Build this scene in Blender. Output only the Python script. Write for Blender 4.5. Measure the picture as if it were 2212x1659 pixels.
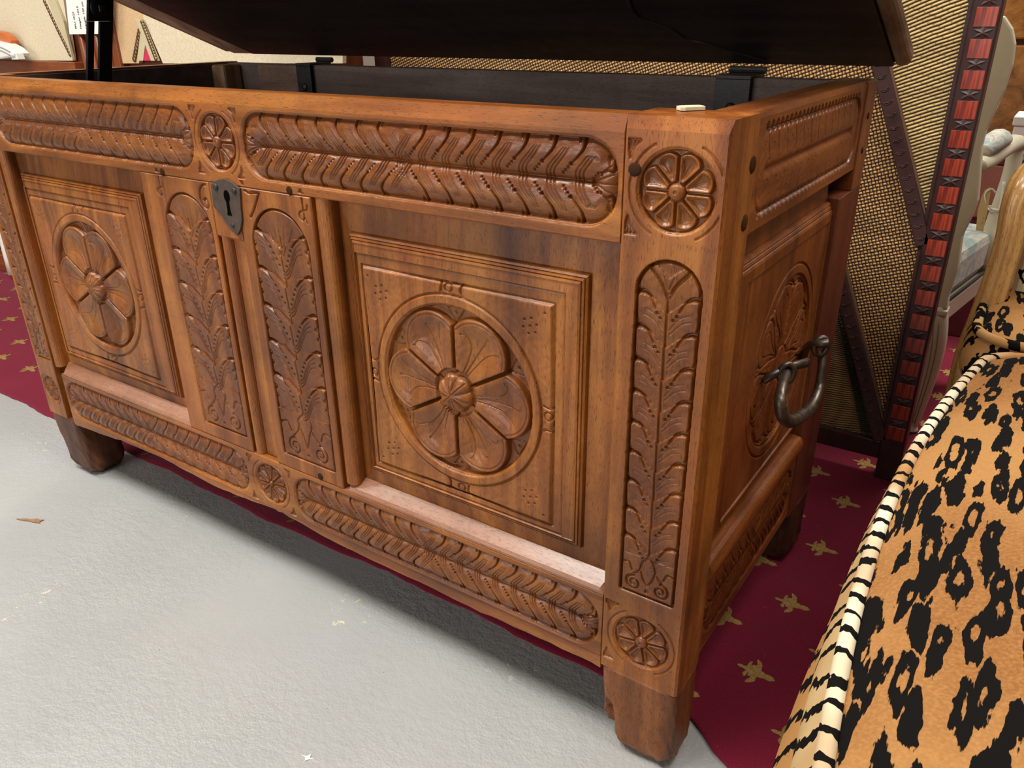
import bpy, bmesh, math
import numpy as np
from mathutils import Vector, Matrix

for o in list(bpy.data.objects):
    bpy.data.objects.remove(o)
scene = bpy.context.scene
COL = scene.collection
R_ = math.radians
ZF = 0.794                      # rim height of the coffer above the floor

# ------------------------------------------------------------------ camera
CAM_R = np.array([[0.82809872, 0.56049195, -0.0100642],
                  [0.22604792, -0.35029561, -0.90895287],
                  [-0.51298621, 0.75042772, -0.41677738]])   # rows: right, down, forward
CAM_C = np.array([0.2404666, -0.69114902, 0.07978251 + ZF])
F_PX = 1716.38
cam_d = bpy.data.cameras.new('camera')
cam = bpy.data.objects.new('camera', cam_d)
COL.objects.link(cam)
cam_d.sensor_width = 36.0
cam_d.lens = F_PX / 2212 * 36.0
cam_d.clip_start = 0.02
m = Matrix.Identity(4)
for i in range(3):
    m[i][0] = CAM_R[0][i]
    m[i][1] = -CAM_R[1][i]
    m[i][2] = -CAM_R[2][i]
    m[i][3] = CAM_C[i]
cam.matrix_world = m
scene.camera = cam

# ------------------------------------------------------------------ world, lights, exposure
w = bpy.data.worlds.new('world')
scene.world = w
w.use_nodes = True
w.node_tree.nodes['Background'].inputs[0].default_value = (1.0, 0.95, 0.88, 1)
w.node_tree.nodes['Background'].inputs[1].default_value = 0.10


def area(name, loc, size, power, col=(1, .955, .885), size_y=None, target=None):
    l = bpy.data.lights.new(name, 'AREA')
    l.energy = power
    l.color = col
    l.size = size
    if size_y:
        l.shape = 'RECTANGLE'
        l.size_y = size_y
    o = bpy.data.objects.new(name, l)
    COL.objects.link(o)
    o.location = loc
    if target is not None:
        o.rotation_euler = (Vector(target) - Vector(loc)).to_track_quat('-Z', 'Y').to_euler()
    return o


area('ceiling_panel_light', (-0.9, -0.75, 2.75), 1.2, 50, size_y=0.6)
area('ceiling_panel_light', (-2.8, -0.6, 2.75), 1.2, 34, size_y=0.6)
area('ceiling_panel_light', (1.0, -0.2, 2.75), 1.2, 24, size_y=0.6)
area('ceiling_panel_light', (-2.4, 2.0, 2.75), 1.2, 46, size_y=0.6)
area('ceiling_panel_light', (0.6, 2.2, 2.75), 1.2, 52, size_y=0.6)
area('shop_window_light', (-1.6, -4.2, 1.45), 3.2, 62, (1.0, .97, .93), 2.0, (-1.2, 0.0, 0.5))

scene.view_settings.view_transform = 'Standard'
scene.view_settings.look = 'None'
scene.view_settings.exposure = 0.52
scene.view_settings.gamma = 1.0
scene.view_settings.use_curve_mapping = False


def at(u, v, axis, val):
    """point where the view ray of photo pixel (u, v) meets the plane coord[axis] = val (rim-relative z)"""
    d = CAM_R.T @ np.array([(u - 1106) / F_PX, (v - 829.5) / F_PX, 1.0])
    c = CAM_C - np.array([0, 0, ZF])
    t = (val - c[axis]) / d[axis]
    q = c + t * d
    return np.array([q[0], q[1], q[2] + ZF])


# ------------------------------------------------------------------ node helpers
class NT:
    def __init__(s, name):
        s.m = bpy.data.materials.new(name)
        s.m.use_nodes = True
        s.t = s.m.node_tree
        s.b = s.t.nodes['Principled BSDF']

    def n(s, typ, **kw):
        nd = s.t.nodes.new(typ)
        for k, v in kw.items():
            setattr(nd, k, v)
        return nd

    def put(s, sock, val):
        if isinstance(val, bpy.types.NodeSocket):
            s.t.links.new(val, sock)
        else:
            if sock.type == 'RGBA' and not isinstance(val, (int, float)) and len(val) == 3:
                val = (*val, 1)
            sock.default_value = val

    def coord(s, scale=(1, 1, 1), loc=(0, 0, 0), rot=(0, 0, 0), src=None):
        if src is None:
            src = s.n('ShaderNodeTexCoord').outputs['Object']
        mp = s.n('ShaderNodeMapping')
        s.put(mp.inputs[0], src)
        mp.inputs['Location'].default_value = loc
        mp.inputs['Rotation'].default_value = rot
        mp.inputs['Scale'].default_value = scale
        return mp.outputs[0]

    def noise(s, vec, scale=1.0, detail=3, rough=.55, dist=0.0, out=0):
        nd = s.n('ShaderNodeTexNoise')
        s.put(nd.inputs['Vector'], vec)
        nd.inputs['Scale'].default_value = scale
        nd.inputs['Detail'].default_value = detail
        nd.inputs['Roughness'].default_value = rough
        nd.inputs['Distortion'].default_value = dist
        return nd.outputs[out]

    def ramp(s, fac, stops, interp='LINEAR'):
        nd = s.n('ShaderNodeValToRGB')
        nd.color_ramp.interpolation = interp
        e = nd.color_ramp.elements
        while len(e) < len(stops):
            e.new(0.5)
        for k, (p, c) in enumerate(stops):
            e[k].position = p
            e[k].color = (*c, 1) if not isinstance(c, (int, float)) else (c, c, c, 1)
        s.put(nd.inputs[0], fac)
        return nd.outputs[0]

    def math(s, op, a, b=0.0, c=None, clamp=False):
        nd = s.n('ShaderNodeMath', operation=op)
        nd.use_clamp = clamp
        s.put(nd.inputs[0], a)
        s.put(nd.inputs[1], b)
        if c is not None:
            s.put(nd.inputs[2], c)
        return nd.outputs[0]

    def mix(s, fac, a, b, blend='MIX'):
        nd = s.n('ShaderNodeMix', data_type='RGBA', blend_type=blend)
        s.put(nd.inputs['Factor'], fac)
        s.put(nd.inputs['A'], a)
        s.put(nd.inputs['B'], b)
        return nd.outputs['Result']

    def sep(s, vec):
        nd = s.n('ShaderNodeSeparateXYZ')
        s.put(nd.inputs[0], vec)
        return nd.outputs

    def bump(s, h, strength=.3, dist=.001, prev=None):
        nd = s.n('ShaderNodeBump')
        nd.inputs['Strength'].default_value = strength
        nd.inputs['Distance'].default_value = dist
        s.put(nd.inputs['Height'], h)
        if prev is not None:
            s.put(nd.inputs['Normal'], prev)
        return nd.outputs[0]

    def done(s, col, rough=.5, normal=None, coat=0.0, spec=.5, metal=0.0, sheen=0.0, coat_rough=.15):
        s.put(s.b.inputs['Base Color'], col)
        s.put(s.b.inputs['Roughness'], rough)
        s.b.inputs['Specular IOR Level'].default_value = spec
        s.b.inputs['Metallic'].default_value = metal
        s.b.inputs['Coat Weight'].default_value = coat
        s.b.inputs['Coat Roughness'].default_value = coat_rough
        s.b.inputs['Sheen Weight'].default_value = sheen
        if normal is not None:
            s.put(s.b.inputs['Normal'], normal)
        return s.m


def wood(name, axis, dark, mid, light, rough=.40, coat=.14, fig=1.0, stain=.55, bump=.28):
    """walnut-like wood, grain along axis 'x', 'y' or 'z'"""
    t = NT(name)
    a = 'xyz'.index(axis)
    sc = [26.0, 26.0, 26.0]
    sc[a] = 1.9
    g = t.noise(t.coord([q * fig for q in sc]), 1.0, 5, .6, .6)
    base = t.ramp(g, [(.27, dark), (.47, mid), (.68, light)])
    big = t.noise(t.coord((5, 5, 5), (3, 1, 7)), 1.0, 4, .6)
    base = t.mix(t.ramp(big, [(.46, 0.0), (.70, stain)]), base, [c * .42 for c in dark])
    base = t.mix(t.ramp(t.noise(t.coord((3.1, 3.1, 3.1), (9, 4, 2)), 1.0, 2), [(.5, 0.0), (.75, .35)]), base,
                 (light[0] * 1.0, light[1] * .62, light[2] * .55))
    mot = t.noise(t.coord((17, 17, 17), (5, 2, 8)), 1.0, 4, .65)
    base = t.mix(t.ramp(mot, [(.52, 0.0), (.74, .45)]), base, [c * .55 for c in mid])
    wax = t.n('ShaderNodeAttribute', attribute_name='wax').outputs['Fac']
    wn = t.ramp(t.noise(t.coord((30, 30, 30), (1, 6, 3)), 1.0, 3), [(.35, .30), (.65, .62)])
    base = t.mix(t.math('MULTIPLY', wax, wn), base, (mid[0] * .40, mid[1] * .33, mid[2] * .45))
    ps = [900.0, 900.0, 900.0]
    ps[a] = 120.0
    pore = t.noise(t.coord(ps), 1.0, 2, .5)
    pf = t.ramp(pore, [(.58, 0.0), (.66, 1.0)])
    base = t.mix(t.math('MULTIPLY', pf, .50), base, [c * .3 for c in dark])
    wear = t.noise(t.coord((42, 42, 42)), 1.0, 4, .65)
    nrm = t.bump(t.math('SUBTRACT', wear, t.math('MULTIPLY', pf, .35)), bump, .0012)
    ro = t.math('MULTIPLY_ADD', wear, .30, rough - .15)
    ro = t.math('SUBTRACT', ro, t.math('MULTIPLY', wax, .10))
    return t.done(base, ro, nrm, coat=coat, spec=.36, coat_rough=.2)


W_D, W_M, W_L = (.078, .020, .004), (.250, .074, .0115), (.43, .158, .028)
M_WX = wood('walnut_grain_x', 'x', W_D, W_M, W_L)
M_WZ = wood('walnut_grain_z', 'z', W_D, W_M, W_L)
M_WY = wood('walnut_grain_y', 'y', W_D, W_M, W_L)
M_SIDEZ = wood('walnut_side_z', 'z', (.09, .021, .005), (.22, .060, .011), (.34, .110, .021))
M_SIDEY = wood('walnut_side_y', 'y', (.09, .021, .005), (.22, .060, .011), (.34, .110, .021))
M_RED = wood('mahogany_z', 'z', (.07, .012, .004), (.13, .028, .009), (.19, .05, .016))
M_SILL = wood('pale_sill', 'x', (.17, .07, .035), (.30, .135, .075), (.42, .22, .14), rough=.34, coat=.4, stain=.3)  # paler and glossier than the rail wood
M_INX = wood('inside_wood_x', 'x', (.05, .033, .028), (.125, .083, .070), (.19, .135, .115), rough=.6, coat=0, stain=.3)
M_INZ = wood('inside_wood_z', 'z', (.02, .011, .008), (.06, .033, .024), (.10, .058, .04), rough=.6, coat=0, stain=.3)
M_LIDU = wood('shaded_lid_wood', 'x', (.010, .006, .005), (.022, .012, .010), (.036, .021, .017), rough=.55, coat=0)  # the shade under the open lid is put into this near-black colour
M_LIDE = wood('lid_edge_wood', 'y', (.07, .04, .025), (.20, .12, .07), (.34, .22, .13), rough=.5, coat=.05)  # colour raised to carry bounce light on the lid edge
M_FOOT = wood('worn_foot_wood', 'z', (.05, .015, .005), (.17, .053, .013), (.29, .10, .025), rough=.5, coat=.05, stain=.8, bump=.5)


def iron(name, col, rough=.45, metal=.75, b=.5):
    t = NT(name)
    n1 = t.noise(t.coord((90, 90, 90)), 1, 4, .7)
    c = t.ramp(n1, [(.3, [q * .55 for q in col]), (.7, col)])
    return t.done(c, t.math('MULTIPLY_ADD', n1, .4, rough - .2), t.bump(n1, b, .0012), metal=metal)


M_IRON = iron('forged_iron', (.18, .145, .115), .40, .85)
M_PLATE = iron('lock_plate_iron', (.080, .047, .032), .6, .05, .25)
M_HINGE = iron('hinge_iron', (.05, .048, .048), .5, .6, .3)
M_BLACK = iron('black_steel', (.022, .021, .022), .4, .5, .2)


def plain(name, col, rough=.6, var=.15, scale=20, bump=0.0, sheen=0.0, coat=0.0, spec=.5):
    t = NT(name)
    n1 = t.noise(t.coord((scale,) * 3), 1, 4, .6)
    c = t.ramp(n1, [(.3, [q * (1 - var) for q in col]), (.7, [min(1, q * (1 + var)) for q in col])])
    nr = t.bump(n1, bump, .001) if bump else None
    return t.done(c, rough, nr, sheen=sheen, coat=coat, spec=spec)


# ------------------------------------------------------------------ mesh helpers
def mesh_obj(name, verts, faces, mat, parent=None, smooth=False, mats=None, fmat=None):
    me = bpy.data.meshes.new(name)
    verts = np.asarray(verts, dtype=np.float32)
    if isinstance(faces, np.ndarray):
        nf, k = faces.shape
        me.vertices.add(len(verts))
        me.vertices.foreach_set('co', verts.ravel())
        me.loops.add(nf * k)
        me.loops.foreach_set('vertex_index', faces.astype(np.int32).ravel())
        me.polygons.add(nf)
        me.polygons.foreach_set('loop_start', np.arange(0, nf * k, k, dtype=np.int32))
        me.update(calc_edges=True)
    else:
        me.from_pydata([tuple(map(float, q)) for q in verts], [], faces)
    for mm in (mats or [mat]):
        me.materials.append(mm)
    if fmat is not None:
        me.polygons.foreach_set('material_index', np.asarray(fmat, dtype=np.int32))
    if smooth:
        me.polygons.foreach_set('use_smooth', np.ones(len(me.polygons), dtype=bool))
    me.update()
    o = bpy.data.objects.new(name, me)
    COL.objects.link(o)
    if parent is not None:
        adopt(o, parent)
    return o


WORLD = {}


def thing(name, loc, label, cat, group=None):
    o = bpy.data.objects.new(name, None)
    COL.objects.link(o)
    o.location = loc
    o.empty_display_size = .05
    o['label'] = label
    o['category'] = cat
    if group:
        o['group'] = group
    WORLD[o.name] = Vector(loc)
    return o


def adopt(o, parent):          # mesh coordinates are world coordinates throughout
    o.parent = parent
    o.matrix_parent_inverse = Matrix.Translation(-WORLD.get(parent.name, Vector((0, 0, 0))))


def tag(o, label, cat, group=None):
    o['label'] = label
    o['category'] = cat
    if group:
        o['group'] = group
    return o


def bm_obj(name, bm, mat, parent=None, smooth=False):
    me = bpy.data.meshes.new(name)
    bm.normal_update()
    bm.to_mesh(me)
    bm.free()
    me.materials.append(mat)
    if smooth:
        me.polygons.foreach_set('use_smooth', np.ones(len(me.polygons), dtype=bool))
    o = bpy.data.objects.new(name, me)
    COL.objects.link(o)
    if parent is not None:
        adopt(o, parent)
    return o


def add_box(bm, lo, hi, bev=0.0, mtx=None, seg=2):
    vs = [bm.verts.new((x, y, z)) for x in (lo[0], hi[0]) for y in (lo[1], hi[1]) for z in (lo[2], hi[2])]
    fs = []
    for q in ((0, 1, 3, 2), (4, 6, 7, 5), (0, 4, 5, 1), (2, 3, 7, 6), (0, 2, 6, 4), (1, 5, 7, 3)):
        fs.append(bm.faces.new([vs[i] for i in q]))
    if mtx is not None:
        bmesh.ops.transform(bm, matrix=mtx, verts=vs)
    if bev > 0:
        es = list({e for f in fs for e in f.edges})
        bmesh.ops.bevel(bm, geom=es, offset=bev, segments=seg, affect='EDGES', profile=.5)


def box(name, lo, hi, mat, parent=None, bev=.002, mtx=None, seg=2):
    bm = bmesh.new()
    add_box(bm, lo, hi, bev, mtx, seg)
    return bm_obj(name, bm, mat, parent)


def catmull(P, n=6, closed=False):
    P = np.asarray(P, float)
    if len(P) < 3:
        return P
    out = []
    N = len(P)
    rng = range(N if closed else N - 1)
    for i in rng:
        p0 = P[(i - 1) % N] if closed or i > 0 else 2 * P[0] - P[1]
        p1 = P[i]
        p2 = P[(i + 1) % N]
        p3 = P[(i + 2) % N] if closed or i + 2 < N else 2 * P[-1] - P[-2]
        for k in range(n):
            t = k / n
            out.append(.5 * ((2 * p1) + (-p0 + p2) * t + (2 * p0 - 5 * p1 + 4 * p2 - p3) * t * t
                             + (-p0 + 3 * p1 - 3 * p2 + p3) * t ** 3))
    if not closed:
        out.append(P[-1])
    return np.array(out)


def tube(name, pts, rad, mat, parent=None, seg=10, closed=False, sub=5, flat=None, up=None, prof=None):
    """swept tube; rad scalar or per-point list; flat=(a,b) scales the section; prof: list of 2D points"""
    P = np.asarray(pts, float)
    r = np.full(len(P), rad, float) if np.isscalar(rad) else np.asarray(rad, float)
    PR = catmull(np.c_[P, r], sub, closed)
    P, r = PR[:, :3], PR[:, 3]
    n = len(P)
    T = np.roll(P, -1, 0) - np.roll(P, 1, 0)
    if not closed:
        T[0] = P[1] - P[0]
        T[-1] = P[-1] - P[-2]
    T /= np.linalg.norm(T, axis=1)[:, None] + 1e-12
    N = np.zeros_like(P)
    u = np.array(up if up is not None else (0.13, 0.21, 1.0), float)
    if abs(np.dot(u / np.linalg.norm(u), T[0])) > .95:
        u = np.array((1.0, .2, .1))
    for i in range(n):
        v = u - T[i] * np.dot(u, T[i])
        v /= np.linalg.norm(v) + 1e-12
        N[i] = v
        if up is None:
            u = v
    B = np.cross(T, N)
    if prof is None:
        a = np.linspace(0, 2 * math.pi, seg, endpoint=False)
        prof = np.c_[np.cos(a), np.sin(a)]
    prof = np.asarray(prof, float)
    seg = len(prof)
    fl = flat or (1, 1)
    V = (P[:, None, :] + r[:, None, None] * (prof[None, :, 0, None] * fl[0] * B[:, None, :]
                                             + prof[None, :, 1, None] * fl[1] * N[:, None, :])).reshape(-1, 3)
    F = []
    m_ = n if closed else n - 1
    for i in range(m_):
        j = (i + 1) % n
        for k in range(seg):
            l = (k + 1) % seg
            F.append((i * seg + k, i * seg + l, j * seg + l, j * seg + k))
    if not closed:
        F.append(tuple(range(seg - 1, -1, -1)))
        F.append(tuple((n - 1) * seg + k for k in range(seg)))
    return mesh_obj(name, V, F, mat, parent, smooth=True)


def prism(name, poly, vec, mat, parent=None, bev=0.0):
    """polygon (list of 3D points) extruded by vec"""
    bm = bmesh.new()
    a = [bm.verts.new(tuple(map(float, p))) for p in poly]
    b = [bm.verts.new(tuple(float(p[i] + vec[i]) for i in range(3))) for p in poly]
    f0 = bm.faces.new(a)
    f1 = bm.faces.new(b[::-1])
    n = len(a)
    for i in range(n):
        bm.faces.new((a[i], b[i], b[(i + 1) % n], a[(i + 1) % n]))
    bmesh.ops.recalc_face_normals(bm, faces=bm.faces)
    if bev:
        bmesh.ops.bevel(bm, geom=list({e for f in (f0, f1) for e in f.edges}), offset=bev, segments=2, affect='EDGES', profile=.5)
    return bm_obj(name, bm, mat, parent)


def dome(name, c, r, mat, parent, axis, flat=.5, seg=10):
    """small rivet head: half ball at c looking along axis"""
    bm = bmesh.new()
    bmesh.ops.create_uvsphere(bm, u_segments=seg, v_segments=6, radius=r)
    bmesh.ops.scale(bm, vec=(1, 1, flat), verts=bm.verts)
    q = Vector(axis).to_track_quat('Z', 'Y').to_matrix().to_4x4()
    bmesh.ops.transform(bm, matrix=Matrix.Translation(Vector(c)) @ q, verts=bm.verts)
    return bm_obj(name, bm, mat, parent, smooth=True)


# ------------------------------------------------------------------ carved relief: height fields cut with strokes
class Relief:
    """grid of heights over (u, v); H is the worked surface, C the depth cut by gouge strokes"""

    def __init__(s, u0, u1, v0, v1, res):
        nu = int(math.ceil((u1 - u0) / res)) + 1
        nv = int(math.ceil((v1 - v0) / res)) + 1
        s.u = np.linspace(u0, u1, nu)
        s.v = np.linspace(v0, v1, nv)
        s.U, s.V = np.meshgrid(s.u, s.v, indexing='ij')
        s.H = np.zeros_like(s.U)
        s.C = np.zeros_like(s.U)
        s.W = np.zeros_like(s.U)          # where the carver's dark wax polish sits: the whole motif

    def win(s, lo, hi, pad):
        i0, i1 = np.searchsorted(s.u, (lo[0] - pad, hi[0] + pad))
        j0, j1 = np.searchsorted(s.v, (lo[1] - pad, hi[1] + pad))
        return slice(i0, i1), slice(j0, j1)

    def stroke(s, pts, w, d, w1=None, d1=None, k=1.0, sub=4, closed=False):
        w1 = w if w1 is None else w1
        d1 = d if d1 is None else d1
        P = catmull(pts, sub, closed)
        if closed:
            P = np.r_[P, P[:1]]
        sl = s.win(P.min(0), P.max(0), max(w, w1))
        U, V = s.U[sl], s.V[sl]
        if U.size == 0:
            return
        n = len(P) - 1
        best = np.zeros_like(U)
        for i in range(n):
            a, b = P[i], P[i + 1]
            e = b - a
            L = e @ e + 1e-15
            t = np.clip(((U - a[0]) * e[0] + (V - a[1]) * e[1]) / L, 0, 1)
            dd = np.hypot(U - a[0] - t * e[0], V - a[1] - t * e[1])
            f = (i + t) / n
            ww = w + (w1 - w) * f
            best = np.maximum(best, (d + (d1 - d) * f) * np.clip(1 - dd / ww, 0, 1) ** k)
        s.C[sl] = np.maximum(s.C[sl], best)

    def drill(s, u, v, r, d):
        sl = s.win((u, v), (u, v), r)
        q = np.hypot(s.U[sl] - u, s.V[sl] - v) / r
        if q.size:
            s.C[sl] = np.maximum(s.C[sl], d * np.sqrt(np.clip(1 - q * q, 0, 1)))

    def ring(s, u, v, r, w, d):
        sl = s.win((u, v), (u, v), r + w)
        q = np.abs(np.hypot(s.U[sl] - u, s.V[sl] - v) - r)
        if q.size:
            s.C[sl] = np.maximum(s.C[sl], d * np.clip(1 - q / w, 0, 1))

    def build(s, name, parent, mat, plane='front', base=0.0, seal=True):
        h = s.H - s.C
        rng = np.random.default_rng(len(s.u))
        # hand-cut unevenness
        h = h + .00022 * np.sin(s.U * 310 + 2 * np.sin(s.V * 190)) * np.sin(s.V * 270 + np.sin(s.U * 150)) * (h < -.0004)
        if seal:
            h[0], h[-1], h[:, 0], h[:, -1] = s.H[0], s.H[-1], s.H[:, 0], s.H[:, -1]
        nu, nv = h.shape
        if plane == 'front':
            V = np.stack([s.U, base - h, s.V + ZF], -1).reshape(-1, 3)
        else:
            V = np.stack([base + h, s.U, s.V + ZF], -1).reshape(-1, 3)
        I = np.arange(nu * nv).reshape(nu, nv)
        F = np.stack([I[:-1, :-1], I[1:, :-1], I[1:, 1:], I[:-1, 1:]], -1).reshape(-1, 4)
        o = mesh_obj(name, V, F, mat, parent, smooth=True)
        at_ = o.data.attributes.new('wax', 'FLOAT', 'POINT')
        at_.data.foreach_set('value', s.W.astype(np.float32).ravel())
        return o


def sm(x):
    x = np.clip(x, 0, 1)
    return x * x * (3 - 2 * x)


def rbox(U, V, u0, u1, v0, v1, r):
    """inside distance (positive inside) to a rounded box"""
    qx = np.abs(U - (u0 + u1) / 2) - (u1 - u0) / 2 + r
    qy = np.abs(V - (v0 + v1) / 2) - (v1 - v0) / 2 + r
    return -(np.hypot(np.maximum(qx, 0), np.maximum(qy, 0)) + np.minimum(np.maximum(qx, qy), 0) - r)


def gadroon(f, x0, x1, z0, z1, n=8, D=.0110, rad=.036, fine=True):
    """double roll of leafage running out from the middle: the long cartouches of the rails"""
    s = rbox(f.U, f.V, x0, x1, z0, z1, min(rad, (z1 - z0) / 2 - .001))
    zc, hh = (z0 + z1) / 2, (z1 - z0) / 2
    xc = (x0 + x1) / 2
    ins = .030 * hh / .042
    cx = np.clip(f.U, x0 + ins, x1 - ins)
    dc = np.hypot(f.U - cx, f.V - zc)
    u = np.minimum(np.minimum(s, dc), hh / 2)
    roll = np.sqrt(np.clip(1 - (1 - u / (hh / 2)) ** 2, 0, 1))
    f.H = np.where(s > 0, -D * sm(s / .0018) + (D + .0008) * roll * sm(s / .002), f.H)
    f.W = np.maximum(f.W, sm(s / .0015))
    sp = (x1 - x0) / 2 / (n + .15)
    k = sp / .034
    q = hh / .042
    sgn = np.sign(f.U - xc)
    depth_in = hh - np.abs(f.V - zc)                 # from the edge towards the centre line
    phase = (np.abs(f.U - xc) + depth_in * .55) / sp
    lob = .5 + .5 * np.cos(2 * math.pi * (phase - .10))
    f.H -= np.where(s > .002, .0012 * (lob ** 2) * roll, 0)

    def P(a, du, dv, sx, sz):
        return (xc + sx * (a + du * k), zc + sz * (hh - .001 + dv * q))
    for sx in (-1, 1):
        for sz in (-1, 1):
            for i in range(1, n + 1):
                a = i * sp
                top = 0.0
                if a > (x1 - x0) / 2 - rad:            # follow the rounded end
                    e = a - ((x1 - x0) / 2 - rad)
                    top = -(rad - math.sqrt(max(rad * rad - e * e, 0))) / q
                mp = [(0, top), (.0008, top - .006), (-.001, top - .012), (-.006, -.018 + top * .6), (-.012, -.0235 + top * .4)]
                f.stroke([P(a, u_, v_, sx, sz) for u_, v_ in mp], .0024 * q, .0070 * q, .0013 * q, .0034 * q)
                f.drill(*P(a, -.0137, -.0250 + top * .4, sx, sz), .0021 * q, .0042 * q)
                for cu, cv in ((-.0172, -.0285), (-.0205, -.0315), (-.0236, -.0342)):
                    f.drill(*P(a, cu, cv + top * .2, sx, sz), .0017 * q, .0030 * q)
                f.stroke([P(a, -.0055, top + .001, sx, sz), P(a, -.0050, top - .006, sx, sz)], .0030 * q, .0042 * q, .0008 * q, .001 * q)
                if fine:
                    for sh in (0, -.0045, -.0090):
                        ln = [(-.036 + sh, -.0400), (-.0325 + sh, -.031), (-.026 + sh, -.0235), (-.0205 + sh * .9, -.017), (-.017 + sh * .7, -.0105 + top * .5)]
                        f.stroke([P(a, u_, v_, sx, sz) for u_, v_ in ln], .0013 * q, .0028 * q, .0010 * q, .0014 * q)
    # end cluster where the two rolls meet
    for sx in (-1, 1):
        e = xc + sx * ((x1 - x0) / 2 - ins)
        for an in (-38, -20, 0, 20, 38):
            f.stroke([(e, zc), (e + sx * ins * .92 * math.cos(R_(an)), zc + ins * .92 * math.sin(R_(an)))], .0016 * q, .0030 * q, .0010 * q, .0018 * q)
    f.C *= sm((s + .0002) / .0010)
    # outline scored once more outside
    f.C = np.maximum(f.C, .0016 * np.clip(1 - np.abs(s + .0006) / .0016, 0, 1))


def rosette(f, cu, cv, R, n=8, D=.007, boss=.22, outer=True, rot=0.0, smallboss=False):
    r = np.hypot(f.U - cu, f.V - cv)
    th = np.arctan2(f.V - cv, f.U - cu) + rot
    da = 2 * math.pi / n
    k = np.round(th / da)
    a = th - k * da
    p, q = r * np.cos(a), r * np.sin(a)
    half = da / 2
    s_sec = p * math.sin(half) - np.abs(q) * math.cos(half)
    rt = R * .335 * 8 / n if n > 6 else R * .36
    pc = R * .97 - rt
    s_tip = np.where(p > pc, rt - np.hypot(p - pc, q), 1)
    s = np.minimum(s_sec, s_tip)
    inside = r < R
    h = np.where(inside, -D * sm((R - r) / .0016), 0)
    pet = D * .86 * sm(s / .0022) - D * .58 * sm((s - .0012) / (R * .17)) * sm((p - R * .2) / (R * .3))
    h = np.where(inside & (s > 0), h + pet * sm((R - r) / .0025), h)
    br = R * boss
    h = np.where(r < br * 1.12, -D * .75, h)
    h = np.where(r < br, -D * .75 + D * 1.15 * np.sqrt(np.clip(1 - (r / br) ** 2, 0, 1)) ** .7, h)
    f.H = np.where(inside, h, f.H)
    f.W = np.maximum(f.W, sm((R - r) / .0015))
    for i in range(n):
        t = i * da - rot
        c, si = math.cos(t), math.sin(t)

        def Q(pp, qq):
            return (cu + pp * c - qq * si, cv + pp * si + qq * c)
        f.stroke([Q(R * .32, 0), Q(R * .74, 0)], .0011, .0014, .0008, .0008)
        if R > .03:
            for g in (-1, 1):
                f.stroke([Q(R * .34, g * R * .03), Q(R * .56, g * R * .07), Q(R * .72, g * R * .16)], .0010, .0012, .0008, .0008)
    f.drill(cu, cv, br * .25, .0015)
    if outer:
        f.ring(cu, cv, R + .0004, .0016, .0022)
        ro = R * 1.22
        q = np.abs(r - ro)
        an = np.abs(np.abs(np.arctan2(f.V - cv, f.U - cu)))
        m = (an < R_(62)) | (an > R_(118))
        f.C = np.maximum(f.C, np.where(m, .0022 * np.clip(1 - q / .0015, 0, 1), 0))


def wedge(f, cu, cv, w, h, up):
    """carved fan-shaped spandrel; up=+1 wide end on top"""
    for t in np.linspace(-1, 1, 5):
        f.stroke([(cu, cv - up * h * .55), (cu + t * w * .30, cv + up * h * .05), (cu + t * w, cv + up * h * .5)], .0016, .0030, .0022, .0040)
    f.stroke([(cu - w, cv + up * h * .52), (cu + w, cv + up * h * .52)], .0018, .0036)


def spiral(f, cu, cv, r, sx, turns=1.6):
    a = np.linspace(0, turns * 2 * math.pi, 18)
    rr = r * (1 - a / a[-1] * .82)
    f.stroke([(cu + sx * q * math.sin(t), cv + q * math.cos(t)) for q, t in zip(rr, a)], .0022, .0040, .0012, .0030, sub=2)


def arch(U, V, u0, u1, v0, v1, rc=.004):
    """inside distance to a panel with a round head at v1"""
    w2 = (u1 - u0) / 2
    uc = (u0 + u1) / 2
    top = w2 - np.hypot(U - uc, V - (v1 - w2))
    low = rbox(U, V, u0, u1, v0, v1 + .05, rc)
    return np.where(V > v1 - w2, top, low)


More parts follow.
